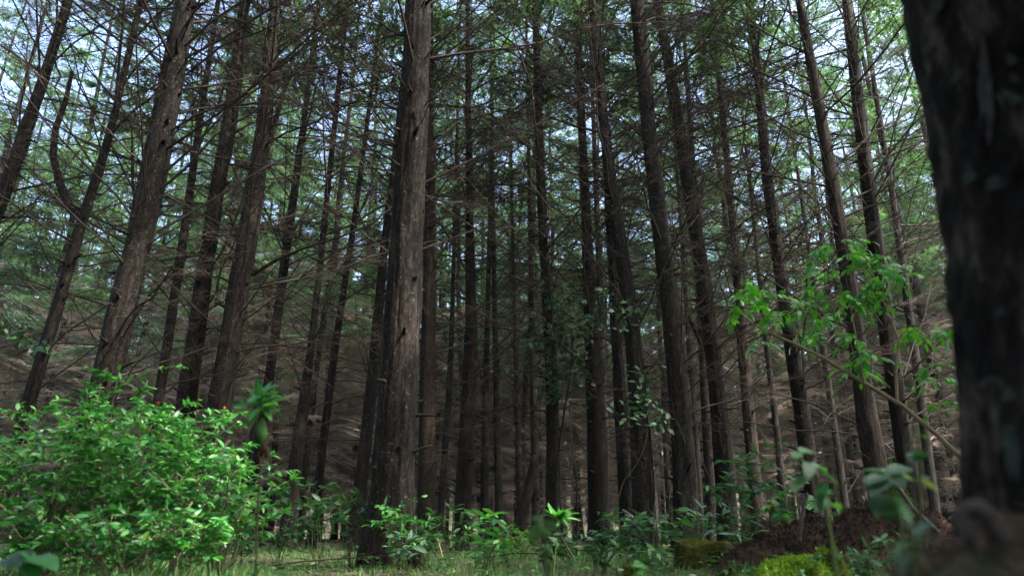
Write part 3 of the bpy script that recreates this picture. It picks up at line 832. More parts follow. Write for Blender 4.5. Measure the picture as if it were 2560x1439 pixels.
GM = 'small plants along the edge of the wood'
for (px, Y, h, sp, lf, nl, kind, mat, fl, lab) in (
    (700, 7.5, .42, .30, .085, 150, 'lance', M_LANT2, 0, 'low herb at the foot of the peeling slim trunk'),
    (800, 6.4, .72, .38, .09, 190, 'ovate', M_LANT2, 3, 'tall loose plant with orange flowers left of the big trunk'),
    (885, 6.8, .62, .25, .08, 110, 'ovate', M_LANT2, 1, 'thin leafy plant in front of the slim trunk beside the big one'),
    (990, 6.2, .60, .26, .075, 110, 'ovate', M_LANT, 2, 'leafy plant with an orange flower before the big ridged trunk'),
    (1065, 6.6, .50, .22, .065, 130, 'ovate', M_LANT, 0, 'small leafed bright plant right of the big trunk foot'),
    (1020, 5.6, .36, .16, .10, 44, 'lance', M_COOL, 0, 'low plant with drooping narrow leaves at the big trunk foot'),
    (1130, 6.4, .45, .22, .10, 70, 'lance', M_LANT2, 0, 'narrow leaved plant left of the sunlit trunk foot'),
    (1215, 5.6, .42, .24, .11, 90, 'lance', M_LANT, 3, 'plant with long leaves and three orange flowers near the centre'),
    (1270, 7.4, .34, .20, .05, 170, 'ovate', M_PALE, 0, 'pale tiny leaved shrub left of the ivy trunk foot'),
    (1310, 8.0, .30, .22, .05, 160, 'ovate', M_PALE, 0, 'second pale tiny leaved shrub close to the ivy trunk'),
    (1385, 4.4, .52, .05, .12, 30, 'lance', M_LANT, 0, 'dark rosette plant on one stalk before the ivy trunk'),
    (1370, 5.6, .30, .16, .08, 40, 'broad', M_LANT2, 0, 'low broad leaved plant under the dark rosette'),
    (1500, 5.8, .42, .30, .10, 120, 'lance', M_COOL, 2, 'bluish long leaved plant before the broad dark trunk'),
    (1585, 5.6, .46, .24, .10, 100, 'lance', M_COOL, 0, 'bluish plant before the curved ivy dotted trunk'),
    (1655, 6.2, .58, .14, .09, 46, 'broad', M_LANT2, 0, 'thin plant with broad leaves left of the speckled trunk'),
    (1600, 5.0, .26, .24, .08, 110, 'lance', M_LANT2, 0, 'low tangle of narrow leaves below the bluish plants'),
    (1755, 6.6, .55, .24, .11, 70, 'lance', M_COOL, 0, 'cool green plant right of the speckled trunk foot'),
    (1860, 5.8, .84, .26, .095, 200, 'lance', M_COOL, 2, 'tall cool green plant with red flowers left of the earth heap'),
    (1850, 5.3, .40, .26, .085, 110, 'lance', M_COOL, 0, 'low cool green plant touching the left end of the earth heap'),
    (1965, 5.9, .72, .16, .08, 40, 'broad', M_LANT, 1, 'slight yellowing plant leaning between tall plant and near leaves'),
    (600, 6.5, .36, .30, .07, 160, 'lance', M_LANT2, 0, 'low dark herb at the right foot of the left shrubs'),
    (1430, 7.0, .34, .28, .08, 120, 'lance', M_LANT2, 0, 'low herb between ivy trunk and broad dark trunk'),
    (1925, 7.5, .36, .26, .06, 150, 'ovate', M_COOL, 0, 'small leaved low plant behind the earth heap'),
    (2110, 6.6, .50, .36, .08, 160, 'lance', M_LANT2, 0, 'green plants on top of the earth heap before the sturdy trunk'),
    (2165, 3.9, .20, .16, .055, 70, 'ovate', M_COOL, 0, 'small pale herb at the front foot of the earth heap'),
    (2040, 3.5, .17, .07, .05, 24, 'lance', M_COOL, 0, 'tiny upright herb beside the bright moss mound'),
    (2235, 4.1, .22, .18, .055, 90, 'ovate', M_COOL, 0, 'low bluish herb carpet before the near trunk mound'),
    (2255, 6.0, .46, .30, .08, 120, 'lance', M_LANT2, 0, 'leafy plant on the right shoulder of the earth heap')):
    shrub('woodland_plant', xy(px, Y), lab, 'plant', GM, h * 1.15, sp, 1 if sp < .1 else 7, lf, int(nl * 1.5), kind, mat, rs, M_GSTEM, 0 if sp < .1 else 3, .3, 300, (0, 0), .0045, fl, .95 if sp < .1 else .35)

# ------------------------------------------------------------------ sapling with feathered leaves at right
def sapling():
    Y = 5.0
    o = at(2480, 1250, Y); o[2] = gz(o[0], Y)
    root = thing('young_sapling', o, 'leaning sapling with bright feathered leaves reaching left from behind the near trunk', 'sapling')
    rng = np.random.default_rng(8)
    def line(name, pl, r0, r1, mat=M_PALESTEM):
        P = np.array([at(a, b, Y + dy) for a, b, dy in pl]) - o
        g = Geo(); tube(g, P, np.linspace(r0, r1, len(P)), 7, True, .06); link(name, g.mesh(name, mat), root)
    P0 = [(2470,1345,0), (2440,1180,0), (2350,1093,0), (2255,1012,0), (2160,957,0), (2050,890,.05), (1980,856,.1), (1930,835,.1), (1885,812,.1), (1850,780,.1)]
    line('stem', P0, .022, .006)
    line('branch', [(2243,1003,0), (2240,930,.05), (2247,850,.1), (2215,770,.1), (2188,700,.1), (2165,640,.1)], .012, .004)
    line('branch', [(2262,1018,0), (2275,1003,0), (2300,990,-.05), (2340,985,-.1)], .010, .006)
    line('branch', [(1985,855,.1), (2005,805,.15), (2025,760,.2)], .007, .003)
    line('branch', [(2160,957,0), (2150,900,-.1), (2140,840,-.15), (2125,760,-.1)], .007, .003)
    line('branch', [(2290,1000,0), (2330,920,.1), (2335,850,.15)], .006, .003)
    line('branch', [(2215,770,.1), (2245,735,0), (2265,700,-.05)], .006, .003)
    # compound leaf meshes: a midrib with paired leaflets
    comp = []
    for k in range(5):
        g = Geo(); L = 1.0
        rp = np.array([(0, t, -.35 * t * t) for t in np.linspace(0, 1, 6)])
        tube(g, rp, np.linspace(.012, .006, 6), 3)
        for i in range(3 + k % 2):
            t = .3 + .6 * i / 3.5
            for s in (-1, 1):
                p = np.array([0, t, -.35 * t * t]); d = np.array([s * 1.0, .55, -.25 + rng.normal(0, .15)])
                g.add_geo(leaf_arr(.42, .25, .2, 4), leaf_M(p, d, (0, 0, 1), rng.uniform(.36, .5), rng, .2))
        g.add_geo(leaf_arr(.42, .25, .2, 4), leaf_M(rp[-1], np.array([0, 1, -.6]), (0, 0, 1), .48, rng, .2))
        comp.append(g.mesh('leaf', M_SAP, True))
    for (cx, cy, n, s) in ((1880,735,10,34), (1850,765,5,22), (1935,785,8,30), (2005,745,9,32), (2030,785,7,26), (2085,620,7,26), (2130,612,6,22), (2165,640,6,26),
                           (2215,665,6,24), (2240,655,4,18), (2190,715,7,26), (2250,712,6,22), (2120,745,7,28), (2165,748,6,22), (2120,790,4,20), (2140,845,5,16), (2155,885,5,16), (2145,925,5,14),
                           (2285,825,5,20), (2335,835,6,20), (2330,915,5,14), (2345,945,4,14), (2350,1010,4,14), (2060,690,3,14), (2035,690,2,10), (1905,860,2,12), (2020,840,4,18)):
        for k in range(max(2, int(n * 1.1))):
            p = at(cx + rng.normal(0, s * .75), cy - 8 + rng.normal(0, s * .45), Y + rng.normal(.05, .12)) - o
            a = rng.uniform(0, 6.283)
            d = np.array([math.cos(a), math.sin(a) * .8, rng.uniform(-.75, .1)])
            ob = link('leaf', comp[int(rng.integers(5))], root)
            ob.matrix_basis = Matrix(leaf_M(p, d, (0, 0, 1), rng.uniform(.11, .185), rng, .3).tolist())
sapling()

# ------------------------------------------------------------------ ivy on trunks
def ivy(label, clusters, Y, mat, stem_pl, leaf=.11):
    rng = np.random.default_rng(int(clusters[0][0]))
    o = at(stem_pl[0][0], stem_pl[0][1], Y); o[2] = gz(o[0], o[1])
    root = thing('climbing_ivy', o, label, 'ivy', 'ivy growing on the trunks')
    P = np.array([at(a, b, Y) for a, b in stem_pl]) - o
    P[0][2] = -0.02
    g = Geo(); tube(g, P, np.linspace(.02, .008, len(P)), 6, True, .1); link('stem', g.mesh('stem', M_BARK), root)
    mats = []
    for cx, cy, sx, sy, n in clusters:
        for k in range(max(2, int(n * 1.1))):
            p = at(cx + rng.normal(0, sx), cy + rng.normal(0, sy), Y + rng.normal(0, .22)) - o
            d = np.array([rng.normal(0, 1), rng.normal(-.4, .7), rng.normal(-.5, .5)])
            mats.append(leaf_M(p, d, (0, -.5, 1), leaf * rng.uniform(.6, 1.3), rng, .5))
    put_leaves(root, mats, 'broad', mat, rng, 300)
y19, y22 = TREE[18]['Y'], TREE[22]['Y']
ivy('thick dark ivy clump wrapping the grey centre trunk at mid height', [(1375,850,26,48,170),(1425,860,26,45,170),(1385,960,18,30,60),(1320,860,14,18,40),(1385,760,14,34,44),(1470,810,18,18,50),(1435,935,22,28,60),(1375,720,8,20,20),(1275,930,14,8,8)], y19 - .35, M_IVY, [(1385,1345),(1392,1150),(1412,1020),(1424,950),(1432,880),(1428,830)])
ivy('scattered ivy leaves on the dark curved trunk', [(1605,960,16,40,60),(1640,1045,16,16,40),(1560,790,12,26,40),(1590,1020,26,28,40),(1520,760,18,24,34)], y22 - .35, M_IVY, [(1640,1360),(1634,1200),(1625,1080),(1606,960),(1590,850),(1565,780)])
ivy('few dark ivy leaves at left on the slender forked tree', [(105,870,14,8,20),(55,848,16,10,18),(10,800,8,14,10)], TREE[1]['Y'] - .3, M_IVY, [(60,1300),(70,1050),(100,900),(108,860)], .12)

# ------------------------------------------------------------------ near plants, out of focus
def near_plant(name, label, Y, stem_pl, r, leaves, kind, mat, group='blurred plants close to the camera', stem_mat=M_GSTEM, tilt=.25):
    rng = np.random.default_rng(int(stem_pl[0][0] * 3 + stem_pl[0][1]))
    o = at(stem_pl[0][0], stem_pl[0][1], Y); o[2] = gz(o[0], o[1])
    root = thing(name, o, label, 'plant', group)
    P = np.array([at(a, b, Y) for a, b in stem_pl]) - o
    P = np.vstack([[P[0][0], P[0][1], -0.01], P]) if P[0][2] > 0.02 else P
    g = Geo(); tube(g, P, np.linspace(r, r * .5, len(P)), 7); link('stem', g.mesh('stem', stem_mat), root)
    ms = lm_for(kind, mat)
    for i, lf in enumerate(leaves):
        x0, y0, x1, y1, dy = lf[:5]
        p0 = at(x0, y0, Y) - o; p1 = at(x1, y1, Y + dy) - o
        L = np.linalg.norm(p1 - p0)
        mm = ms if len(lf) < 6 else lm_for(kind, lf[5])
        ob = link('leaf', mm[i % 3], root)
        ob.matrix_basis = Matrix(leaf_M(p0, p1 - p0, (0, -.35, 1), L, rng, tilt).tolist())
    return root, o
rr_, oo_ = near_plant('rosette_plant', 'blurred tall plant with a leaf rosette on a thin brown stalk at left', 2.4,
    [(640,1425),(642,1300),(650,1180),(655,1080),(652,1020)], .0042,
    [(652,1015,690,950,-.02),(652,1015,715,972,.03),(652,1015,610,955,.02),(652,1010,640,940,-.03),(652,1015,595,1000,.02),(652,1020,705,1025,-.03),(652,1020,590,1040,-.02),(652,1000,668,938,.03),
     (652,1030,612,1085,-.02),(652,1025,690,1000,-.05),(655,1010,625,975,-.05),(652,1030,598,1065,.03),(650,1005,655,950,.05),(652,1020,625,1030,-.08),(655,1020,680,1045,-.06),(650,1015,690,975,.06)], 'lance', M_LANT, stem_mat=M_DARKSTEM)
for k in range(14):
    a = rs.uniform(0, 6.283); p0 = at(653 + rs.normal(0, 6), 1000 + rs.uniform(-25, 30), 2.4) - oo_
    d = np.array([math.cos(a), math.sin(a), rs.uniform(-.2, .9)])
    ob = link('leaf', lm_for('lance', M_LANT)[k % 3], rr_); ob.matrix_basis = Matrix(leaf_M(p0, d, (0, -.3, 1), rs.uniform(.07, .11), rs, .3).tolist())
g = Geo(); P = np.array([at(a, b, 2.37) for a, b in ((656,1045),(655,1060),(655,1080),(656,1095),(657,1105))]) - oo_
tube(g, P, [.006, .014, .019, .016, .006], 8); link('bud', g.mesh('bud', M_PALE), rr_)
g = Geo()
for pl in (((656,1105),(662,1120),(650,1140)), ((654,1120),(646,1135),(648,1160)), ((655,1110),(668,1125),(664,1145))):
    P = np.array([at(a, b, 2.37) for a, b in pl]) - oo_; tube(g, P, [.005, .009, .003], 6, True, .2)
wl = link('withered_leaf', g.mesh('withered_leaf', M_SOIL), rr_)
near_plant('broad_leaf_plant', 'blurred pale green sprig in the centre very close to the lens', 1.15, [(1366,1435),(1364,1380),(1362,1330),(1358,1300)], .004,
    [(1362,1300,1320,1290,.0,M_PALE),(1360,1282,1392,1278,.02,M_PALE),(1360,1305,1325,1345,-.02,M_PALE),(1362,1310,1385,1300,-.03),(1360,1300,1372,1318,-.04,M_PALE),(1375,1318,1402,1305,.01,M_COOL)], 'broad', M_COOL)
near_plant('broad_leaf_plant', 'pale stemmed plant with big drooping leaves before the earth heap', 1.7, [(2085,1400),(2075,1330),(2065,1250),(2040,1190),(2005,1150),(1998,1125)], .005,
    [(2025,1160,2105,1198,.03,M_COOL),(2022,1155,2026,1180,-.05,M_COOL),(2025,1180,1978,1220,-.04,M_COOL),(1998,1130,2042,1120,.03,M_LANT2),(2000,1140,1965,1172,.02,M_LANT2),(1998,1130,1985,1140,-.03,M_COOL),
     (2025,1165,2062,1162,.05,M_LANT),(2060,1205,2045,1240,-.03,M_LANT),(2062,1212,2090,1210,.03,M_LANT2),(2070,1245,2040,1268,-.03,M_COOL),(2075,1260,2100,1255,.03,M_LANT),(2080,1290,2100,1270,.03,M_LANT2),(2055,1230,2075,1225,-.04,M_LANT)], 'broad', M_COOL)
near_plant('broad_leaf_plant', 'blurred spreading plant with long bluish leaves right of the drooping leaved one', 1.5, [(2270,1420),(2255,1330),(2240,1250),(2215,1190)], .005,
    [(2215,1180,2150,1165,.02,M_LANT2),(2215,1185,2280,1150,.0,M_COOL),(2215,1185,2165,1200,-.04,M_COOL),(2225,1195,2260,1205,-.06,M_COOL),(2215,1190,2185,1205,-.06,M_COOL),(2240,1235,2190,1280,-.05,M_LANT2),(2230,1190,2290,1180,.04,M_MOSS),(2245,1250,2225,1290,-.03,M_LANT2),(2220,1185,2250,1165,.05,M_LANT2)], 'broad', M_COOL)
near_plant('broad_leaf_plant', 'slim upright blurred plant with round pale leaves against the near trunk', 1.45, [(2296,1400),(2300,1280),(2302,1180),(2296,1110),(2290,1060)], .004,
    [(2297,1135,2282,1145,-.04,M_COOL),(2298,1135,2325,1128,-.02,M_COOL),(2297,1140,2310,1122,-.05,M_COOL),(2292,1095,2265,1112,.02,M_LANT2),(2292,1090,2315,1078,.02,M_LANT2),(2300,1195,2345,1222,-.03,M_MOSS),(2300,1195,2330,1190,.0,M_COOL)], 'broad', M_COOL)
near_plant('broad_leaf_plant', 'very blurred dark green blades beside the foot of the near trunk', .80, [(2290,1430),(2285,1370),(2275,1310)], .004,
    [(2275,1320,2252,1230,.02,M_LANT),(2280,1350,2230,1350,-.03),(2280,1350,2330,1290,.02),(2280,1360,2350,1340,-.02),(2285,1380,2240,1400,-.03),(2275,1330,2200,1320,.03,M_COOL)], 'lance', M_LANT2)
near_plant('broad_leaf_plant', 'blurred low leaves in the bottom left corner before the shrubs', 2.0, [(60,1438),(62,1420),(66,1400)], .004,
    [(66,1400,10,1420,-.05,M_LANT2),(66,1400,110,1380,.03),(66,1400,40,1370,.04,M_LANT2),(66,1405,150,1405,-.03,M_LANT2),(66,1400,90,1425,-.06),(60,1410,0,1392,.02,M_LANT2),(66,1395,75,1368,.05),(66,1400,140,1380,-.06)], 'broad', M_LANT)
near_plant('broad_leaf_plant', 'blurred green leaf spray on the bottom edge right of centre', 1.7, [(1625,1436),(1622,1425),(1618,1418)], .004,
    [(1618,1420,1575,1402,.02),(1618,1420,1650,1412,.02,M_LANT2),(1618,1424,1590,1432,-.04),(1618,1424,1660,1432,-.04,M_LANT2),(1618,1418,1605,1398,.05,M_LANT2)], 'lance', M_LANT)

# ------------------------------------------------------------------ the near trunk at the right edge
def near_tree():
    rng = np.random.default_rng(3)
    Y = 1.02
    pts = [(2815,1400,700),(2778,1150,680),(2750,900,655),(2703,600,628),(2650,300,610),(2580,0,600)]
    P = np.array([at(a, b, Y) for a, b, c in pts]); rad = np.array([c * m_per_px(a, b, Y) / 2 * .93 for a, b, c in pts])
    d = (P[-1] - P[-2]) / (P[-1, 2] - P[-2, 2])
    base = P[0] - (P[1] - P[0]) / (P[1, 2] - P[0, 2]) * (P[0, 2] + .2)
    P = np.vstack([base, P, P[-1] + d * 3, P[-1] + d * 18]); rad = np.concatenate([[rad[0] * 1.08], rad, [rad[-1] * .92, .03]])
    o = np.array([base[0], base[1], gz(base[0], base[1])])
    root = thing('spruce_tree', o, 'very close out of focus dark trunk filling the right edge, patches of pale lichen', 'tree')
    n = 190
    zi = np.concatenate([np.linspace(P[0, 2], 2.2, n), np.linspace(2.25, P[-1, 2], 30)])
    ax = np.stack([np.interp(zi, P[:, 2], P[:, k]) for k in range(2)] + [zi], -1) - o
    rr = np.interp(zi, P[:, 2], rad)
    g = Geo(); build_trunk(g, ax, rr, 96, rng, .016, .03, .15)
    link('trunk', g.mesh('trunk', M_BARK_NEAR), root)
    wm, fm = HCROWN[1]
    cr = link('crown', fm, root); cr.matrix_basis = Matrix.Translation(Vector((ax[-1][0] * .6, ax[-1][1] * .6, 9.0)))
    lm = link('limb_mass', wm, cr); lm['kind'] = 'stuff'
    # lichen patches and a long grey bare streak on the side that faces the camera
    def patch(name, pl, w, mat):
        V, Q = [], []
        for (a, b), ww in zip(pl, w):
            for s in (-1, -.33, .33, 1):
                # meet the trunk's surface along the ray
                d_ = ray(a + s * ww, b); best = None
                for t in np.linspace(.3, 1.6, 400):
                    q = np.array([0, 0, CAM_H]) + d_ * t / d_[1]
                    c = np.array([np.interp(q[2], ax[:, 2] + o[2], ax[:, 0] + o[0]), np.interp(q[2], ax[:, 2] + o[2], ax[:, 1] + o[1])])
                    if np.linalg.norm(q[:2] - c) < np.interp(q[2], ax[:, 2] + o[2], rr) * 1.045: best = q; break
                if best is None: return
                V.append(best - o)
        for i in range(len(pl) - 1):
            for k in range(3): Q.append((i * 4 + k, i * 4 + k + 1, i * 4 + k + 5, i * 4 + k + 4))
        g = Geo(); V = np.array(V)
        off = np.array([0, -.006, 0])
        m = len(V); g.add(np.vstack([V + off, V - off]), None, Q + [tuple(x + m for x in reversed(q)) for q in Q])
        link(name, g.mesh(name, mat), root)
    lich = plain('lichen', [(0.02, 0.027, 0.021), (0.075, 0.098, 0.078)], 30, .95, .01)
    patch('bark_streak', [(2425,-30), (2440,60), (2455,150), (2462,230), (2470,300), (2465,370)], (3, 8, 7, 11, 9, 2), M_ROOT)
    for pl, w in (([(2335,0),(2340,20),(2343,34)], (6,11,3)), ([(2316,108),(2320,124),(2320,140)], (4,12,5)), ([(2388,180),(2392,192),(2390,204)], (3,8,3)),
                  ([(2515,140),(2525,155),(2520,170)], (5,18,6)), ([(2500,230),(2530,250),(2525,268)], (8,24,8)), ([(2525,190),(2530,204),(2530,212)], (5,14,5)),
                  ([(2415,430),(2424,444),(2420,456)], (4,13,4)), ([(2520,1060),(2532,1110),(2530,1160),(2538,1200)], (6,12,11,5)), ([(2495,770),(2500,780),(2500,790)], (4,8,4))):
        patch('lichen_patch', pl, w, lich)
    # loop of exposed root at the foot
    for pl, r in (([(2400,1345),(2392,1300),(2400,1270),(2432,1262),(2455,1268)], .011), ([(2440,1268),(2470,1290),(2492,1325),(2500,1360)], .018), ([(2405,1290),(2420,1330),(2428,1370)], .010)):
        Pq = np.array([at(a, b, .78) for a, b in pl]) - o
        g = Geo(); tube(g, Pq, np.full(len(pl), r * .6), 8, True, .15); link('root', g.mesh('root', M_ROOT), root)
near_tree()

# ------------------------------------------------------------------ earth heap, moss, stone, stumps, sticks
def lump(name, label, cat, c, rx, ry, h, mat, rng, rough=.12, n=(26, 60), group=None, power=2.0, fuzz=None, fuzz_n=0, fuzz_l=.02, flat=0.0):
    z0 = gz(c[0], c[1]) - .04
    root = thing(name, (c[0], c[1], z0), label, cat, group)
    na, nt_ = n
    V = []
    offs = [(rng.uniform(0, 6.28), rng.uniform(1.5, 6), rng.uniform(0, 6.28), rng.uniform(1.5, 7)) for _ in range(9)]
    def dis(x, y):
        v = 0
        for k, (a, f, b, g_) in enumerate(offs): v += math.sin(a + x * f / rx * 1.6) * math.sin(b + y * g_ / ry * 1.6) / (1 + k * .35)
        return v
    for i in range(na + 1):
        u = i / na
        for j in range(nt_):
            th = 2 * math.pi * j / nt_
            rr = u * (1 + .13 * math.sin(3 * th + offs[0][0]) + .08 * math.sin(5 * th + offs[1][0]))
            x, y = rx * rr * math.cos(th), ry * rr * math.sin(th)
            prof = (1 - min(1, u) ** power) if not flat else min(1.0, (1 - u ** power) * flat)
            z = h * prof * (1 + rough * dis(x, y)) + rough * h * .35 * rng.normal() * (1 - u ** 6)
            V.append((x + rng.normal(0, rx * .006), y, z))
    Q = [(i * nt_ + j, i * nt_ + (j + 1) % nt_, (i + 1) * nt_ + (j + 1) % nt_, (i + 1) * nt_ + j) for i in range(na) for j in range(nt_)]
    g = Geo(); g.add(V, None, Q)
    body = link('body', g.mesh('body', mat, True), root)
    if fuzz:
        V = np.array(V)[nt_:]
        Nn = norm(V / np.array([rx * rx, ry * ry, h * h * 1.5]) + np.array([0, 0, 2.0]))
        k = rng.integers(0, len(V), fuzz_n)
        P = V[k] + rng.normal(0, rx * .03, (fuzz_n, 3)) * [1, 1, .15]
        D = Nn[k] + rng.normal(0, .55, (fuzz_n, 3))
        g = Geo(); blades(g, P - Nn[k] * .004, D, rng.normal(0, 1, (fuzz_n, 3)), rng.uniform(.5, 1.3, fuzz_n) * fuzz_l, fuzz_l * .35, .2)
        o = link('fuzz', g.mesh('fuzz', fuzz, False), root); o['kind'] = 'stuff'
    return root
rl = np.random.default_rng(55)
def P2(px, Y): p = at(px, 1350, Y); return (p[0], Y)
lump('earth_heap', 'heap of dark red brown earth left of the near trunk, uprooted soil', 'soil heap', P2(2000, 5.2), .56, .45, .30, M_SOIL, rl, .10, (36, 90), None, 2.4, M_SOILTWIG, 4200, .032)
lump('earth_heap', 'longer reddish earth bank strewn with twigs behind the blurred plants', 'soil heap', P2(2210, 5.0), .66, .55, .38, M_SOIL, rl, .10, (36, 90), None, 2.0, M_SOILTWIG, 6000, .036)
lump('moss_mound', 'bright green moss covered mound at the front of the earth heap', 'moss', P2(1975, 3.75), .30, .34, .23, M_MOSSBED, rl, .07, (24, 60), None, 1.8, M_MOSS, 9000, .022)
lump('moss_clump', 'round dark yellow green moss clump on the earth heap', 'moss', P2(2065, 4.25), .14, .12, .17, M_MOSSDARK, rl, .22, (20, 40), None, 2.6, M_MOSS, 2500, .022)
lump('moss_clump', 'moss cushion high on the bank by the sturdy trunk foot', 'moss', P2(2262, 5.0), .12, .12, .60, M_MOSSDARK, rl, .08, (20, 40), None, 2.4, M_MOSS, 1600, .022)
lump('mossy_stone', 'flat stone under yellow green moss at the foot of the speckled trunk', 'stone', P2(1755, 6.3), .27, .22, .24, M_MOSSDARK, rl, .05, (22, 50), None, 6.0, M_YMOSS, 5200, .016, 1.6)
lump('mossy_stump', 'small dark stump with yellow moss on top below the curved trunk', 'stump', P2(1582, 5.3), .085, .08, .15, M_MOSSDARK, rl, .14, (18, 36), None, 5.0, M_MOSS, 900, .016, 1.6)

def stick(name, label, cat, pl, Y, r0, r1, mat, group=None, rough=.08, sides=7, to_ground=False):
    P = np.array([at(p[0], p[1], Y + (p[2] if len(p) > 2 else 0)) for p in pl])
    if to_ground: P[0][2] = gz(P[0][0], P[0][1]) - .03
    o = P[np.argmin(P[:, 2])].copy()
    n = max(2, len(P)); t = np.linspace(0, 1, n * 4 - 3)
    Q = np.stack([np.interp(t, np.linspace(0, 1, n), P[:, k]) for k in range(3)], -1) - o
    for _ in range(2): Q[1:-1] = .25 * Q[:-2] + .5 * Q[1:-1] + .25 * Q[2:]
    g = Geo(); tube(g, Q, np.linspace(r0, r1, len(Q)), sides, True, rough)
    ob = link(name, g.mesh(name, mat)); ob.location = Vector(o)
    return tag(ob, label, cat, group)
stick('broken_stake', 'thin grey broken stake standing in the earth heap', 'stick', [(1998,1350),(2003,1300),(2012,1255),(2018,1232)], 4.9, .016, .012, M_ROOT, rough=.15)
stick('leaning_log', 'dark dead log leaning against the thin trunk left of the ivy trunk', 'log', [(1282,1345),(1305,1300),(1322,1220),(1338,1140)], 11.5, .11, .07, M_BARK, to_ground=True)
stick('hanging_vine', 'pale bent vine arching in front of the medium dark trunk', 'vine', [(1545,1250),(1558,1200),(1590,1165),(1615,1110),(1622,1040)], 9.0, .007, .005, M_DARKSTEM)
stick('hanging_vine', 'thin dark vine hanging straight down right of the ivy clump', 'vine', [(1440,1330),(1443,1200),(1428,1120),(1424,1000)], 10.5, .013, .009, M_BARK, to_ground=True)
GS = 'loose sticks at the wood edge'
stick('dead_stick', 'slanting pale dead stick low between ivy trunk and broad dark trunk', 'stick', [(1435,1395),(1418,1368),(1405,1342)], 5.5, .008, .007, M_WOOD, GS)
stick('dead_stick', 'broken pale splinter lodged between medium dark and curved trunks', 'stick', [(1582,1292),(1570,1283),(1557,1274)], 8.0, .018, .014, M_WOOD, GS)
stick('dead_stick', 'thin upright bare stick right of the curved trunk', 'stick', [(1630,1400),(1633,1330),(1638,1250)], 5.8, .006, .004, M_WOOD, GS, to_ground=True)
stick('dead_stick', 'second bare stick leaning right beside the curved trunk', 'stick', [(1652,1420),(1645,1360),(1640,1290)], 5.4, .006, .004, M_WOOD, GS, to_ground=True)
stick('dead_stick', 'pale stalk slanting down from the bright plant by the big trunk', 'stick', [(1106,1390),(1098,1360),(1090,1340)], 6.2, .007, .006, M_PALESTEM, GS)
stick('fallen_stick', 'grey fallen stick on the earth bank behind the blurred plants', 'stick', [(2345,1330),(2280,1270),(2235,1200)], 3.4, .014, .008, M_ROOT, GS)
g = Geo(); pp = at(994, 1385, 5.6); blades(g, np.tile(pp * 0, (6, 1)), np.array([[1, 0, .5], [1, .3, .5], [1, -.3, .4], [.8, 0, .8], [1, .2, .3], [.9, -.1, .6]]), np.tile([0, -1.0, .3], (6, 1)),   .04, .013)
ob = link('pink_flower', g.mesh('pink_flower', M_PINK)); ob.location = Vector(pp); tag(ob, 'single pink flower bud in the grass before the big trunk', 'flower')

for k, (px, Y, a, lab) in enumerate(((690, 6.0, .3, 'fallen dead branch in the grass at the foot of the peeling slim trunk'), (1180, 7.6, -.2, 'fallen dead branch lying before the sunlit trunk foot'), (1450, 8.6, .5, 'fallen dead branch lying between ivy trunk and broad dark trunk'),
                                   (1690, 8.0, 2.9, 'fallen dead branch lying left of the mossy flat stone'), (1900, 7.8, .1, 'fallen dead branch behind the left end of the earth heap'))):
    p = at(px, 1350, Y)
    ob = link('fallen_branch', BRANCH_MESH[k]); ob.matrix_basis = Matrix(place_M((p[0], Y, gz(p[0], Y) + .07), a, .03, .55, 1.2).tolist())
    tag(ob, lab, 'branch', 'fallen branches on the forest floor')

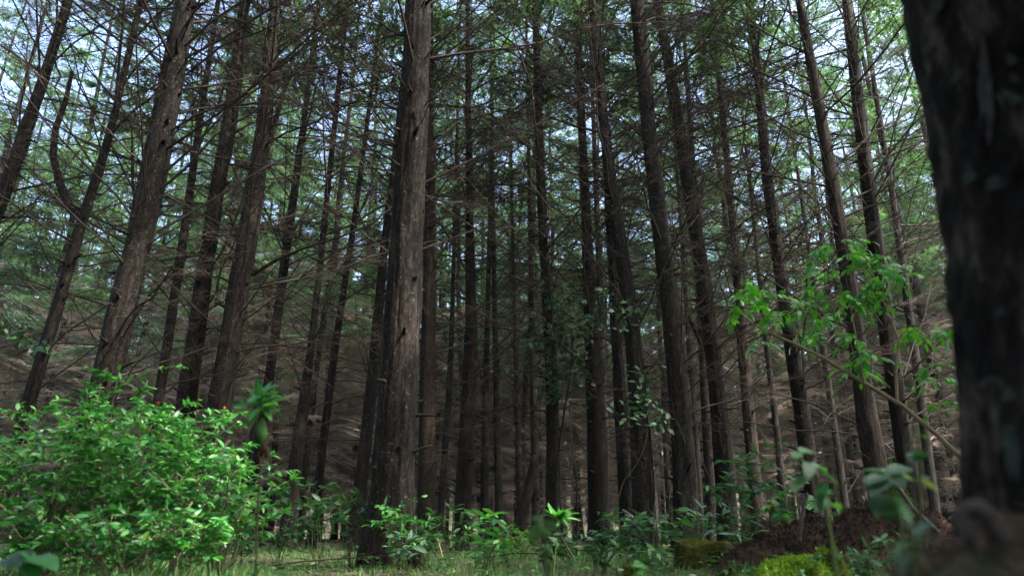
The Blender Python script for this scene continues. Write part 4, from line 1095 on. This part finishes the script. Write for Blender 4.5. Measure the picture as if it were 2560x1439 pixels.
# ------------------------------------------------------------------ grass, herbs and litter on the floor
def scatter():
    rng = np.random.default_rng(14)
    def field(n, y0, y1, pw=1.0):
        y = y0 + (y1 - y0) * rng.random(n) ** pw; x = rng.uniform(-1, 1, n) * (y * .80 + .3)
        return x, y
    g = Geo()
    x, y = field(52000, 2.6, 13, 1.5)
    patchy = np.sin(x * 2.1 + 1) * np.sin(y * 1.7 + x) + np.sin(x * 5.3 - y * 3.1) * .5 + rng.normal(0, .5, len(x))
    keep = (patchy > -.55) & ((x - 1.70) ** 2 + (y - 5.7) ** 2 > .30); x, y = x[keep], y[keep]; n = len(x)
    P = np.stack([x, y, ground_z(x, y) - .005], -1)
    D = np.stack([rng.normal(0, .45, n), rng.normal(0, .45, n), np.ones(n)], -1)
    N = np.stack([rng.normal(0, 1, n), rng.normal(-.6, 1, n), np.zeros(n)], -1)
    hs = rng.uniform(.04, .13, n) * (1 + .35 * np.sin(x * 1.3 + y))
    blades(g, P, D, N, hs, rng.uniform(.005, .010, n), .25)
    tag(link('grass', g.mesh('grass', M_GRASS, False)), kind='stuff')
    g = Geo()
    x, y = field(1700, 3.0, 14, 1.2)
    for a, b in zip(x, y):
        h = rng.uniform(.02, .13); c = np.array([a, b, gz(a, b) + h])
        k = rng.integers(3, 7); s = rng.uniform(.025, .06)
        for i in range(k):
            t = rng.uniform(0, 6.28)
            g.add_geo(OVATE[i % 3], leaf_M(c, (math.cos(t), math.sin(t), rng.uniform(-.1, .5)), (0, 0, 1), s, rng, .4))
    tag(link('ground_cover', g.mesh('ground_cover', M_LANT2, True)), kind='stuff')
    g = Geo()
    x, y = field(16000, 2.2, 22, 1.4); n = len(x)
    P0 = np.stack([x, y, ground_z(x, y) + .006], -1); a = rng.uniform(0, 6.28, n); l = rng.uniform(.03, .22, n)
    cones(g, P0, P0 + np.stack([np.cos(a) * l, np.sin(a) * l, rng.uniform(0, .25, n) * l], -1), .0028)
    x = .66 + rng.normal(0, .24, 2500); y = .85 + rng.normal(0, .22, 2500)
    P0 = np.stack([x, y, ground_z(x, y) + .003], -1); a = rng.uniform(0, 6.28, 2500); l = rng.uniform(.015, .07, 2500)
    cones(g, P0, P0 + np.stack([np.cos(a) * l, np.sin(a) * l, rng.uniform(0, .4, 2500) * l], -1), .0022)
    tag(link('needle_litter', g.mesh('needle_litter', M_LITTER, False)), kind='stuff')
scatter()

# ------------------------------------------------------------------ air: thin haze volume added to lift the shadows between the trunks
def haze():
    m = bpy.data.materials.new('haze'); m.use_nodes = True
    nt = m.node_tree
    nt.nodes.remove(nt.nodes['Principled BSDF'])
    v = nt.nodes.new('ShaderNodeVolumePrincipled')
    v.inputs['Color'].default_value = (0.86, 0.88, 0.92, 1)
    v.inputs['Density'].default_value = HAZE
    v.inputs['Anisotropy'].default_value = 0.2
    nt.links.new(v.outputs[0], nt.nodes['Material Output'].inputs['Volume'])
    x, y0, y1, z0, z1 = 410, -310, 430, -2, 62
    V = [(a, b, c) for c in (z0, z1) for a, b in ((-x, y0), (x, y0), (x, y1), (-x, y1))]
    Q = [(3, 2, 1, 0), (4, 5, 6, 7), (0, 1, 5, 4), (1, 2, 6, 5), (2, 3, 7, 6), (3, 0, 4, 7)]
    g = Geo(); g.add(V, None, Q)
    tag(link('haze', g.mesh('haze', m, False)), kind='stuff')
haze()
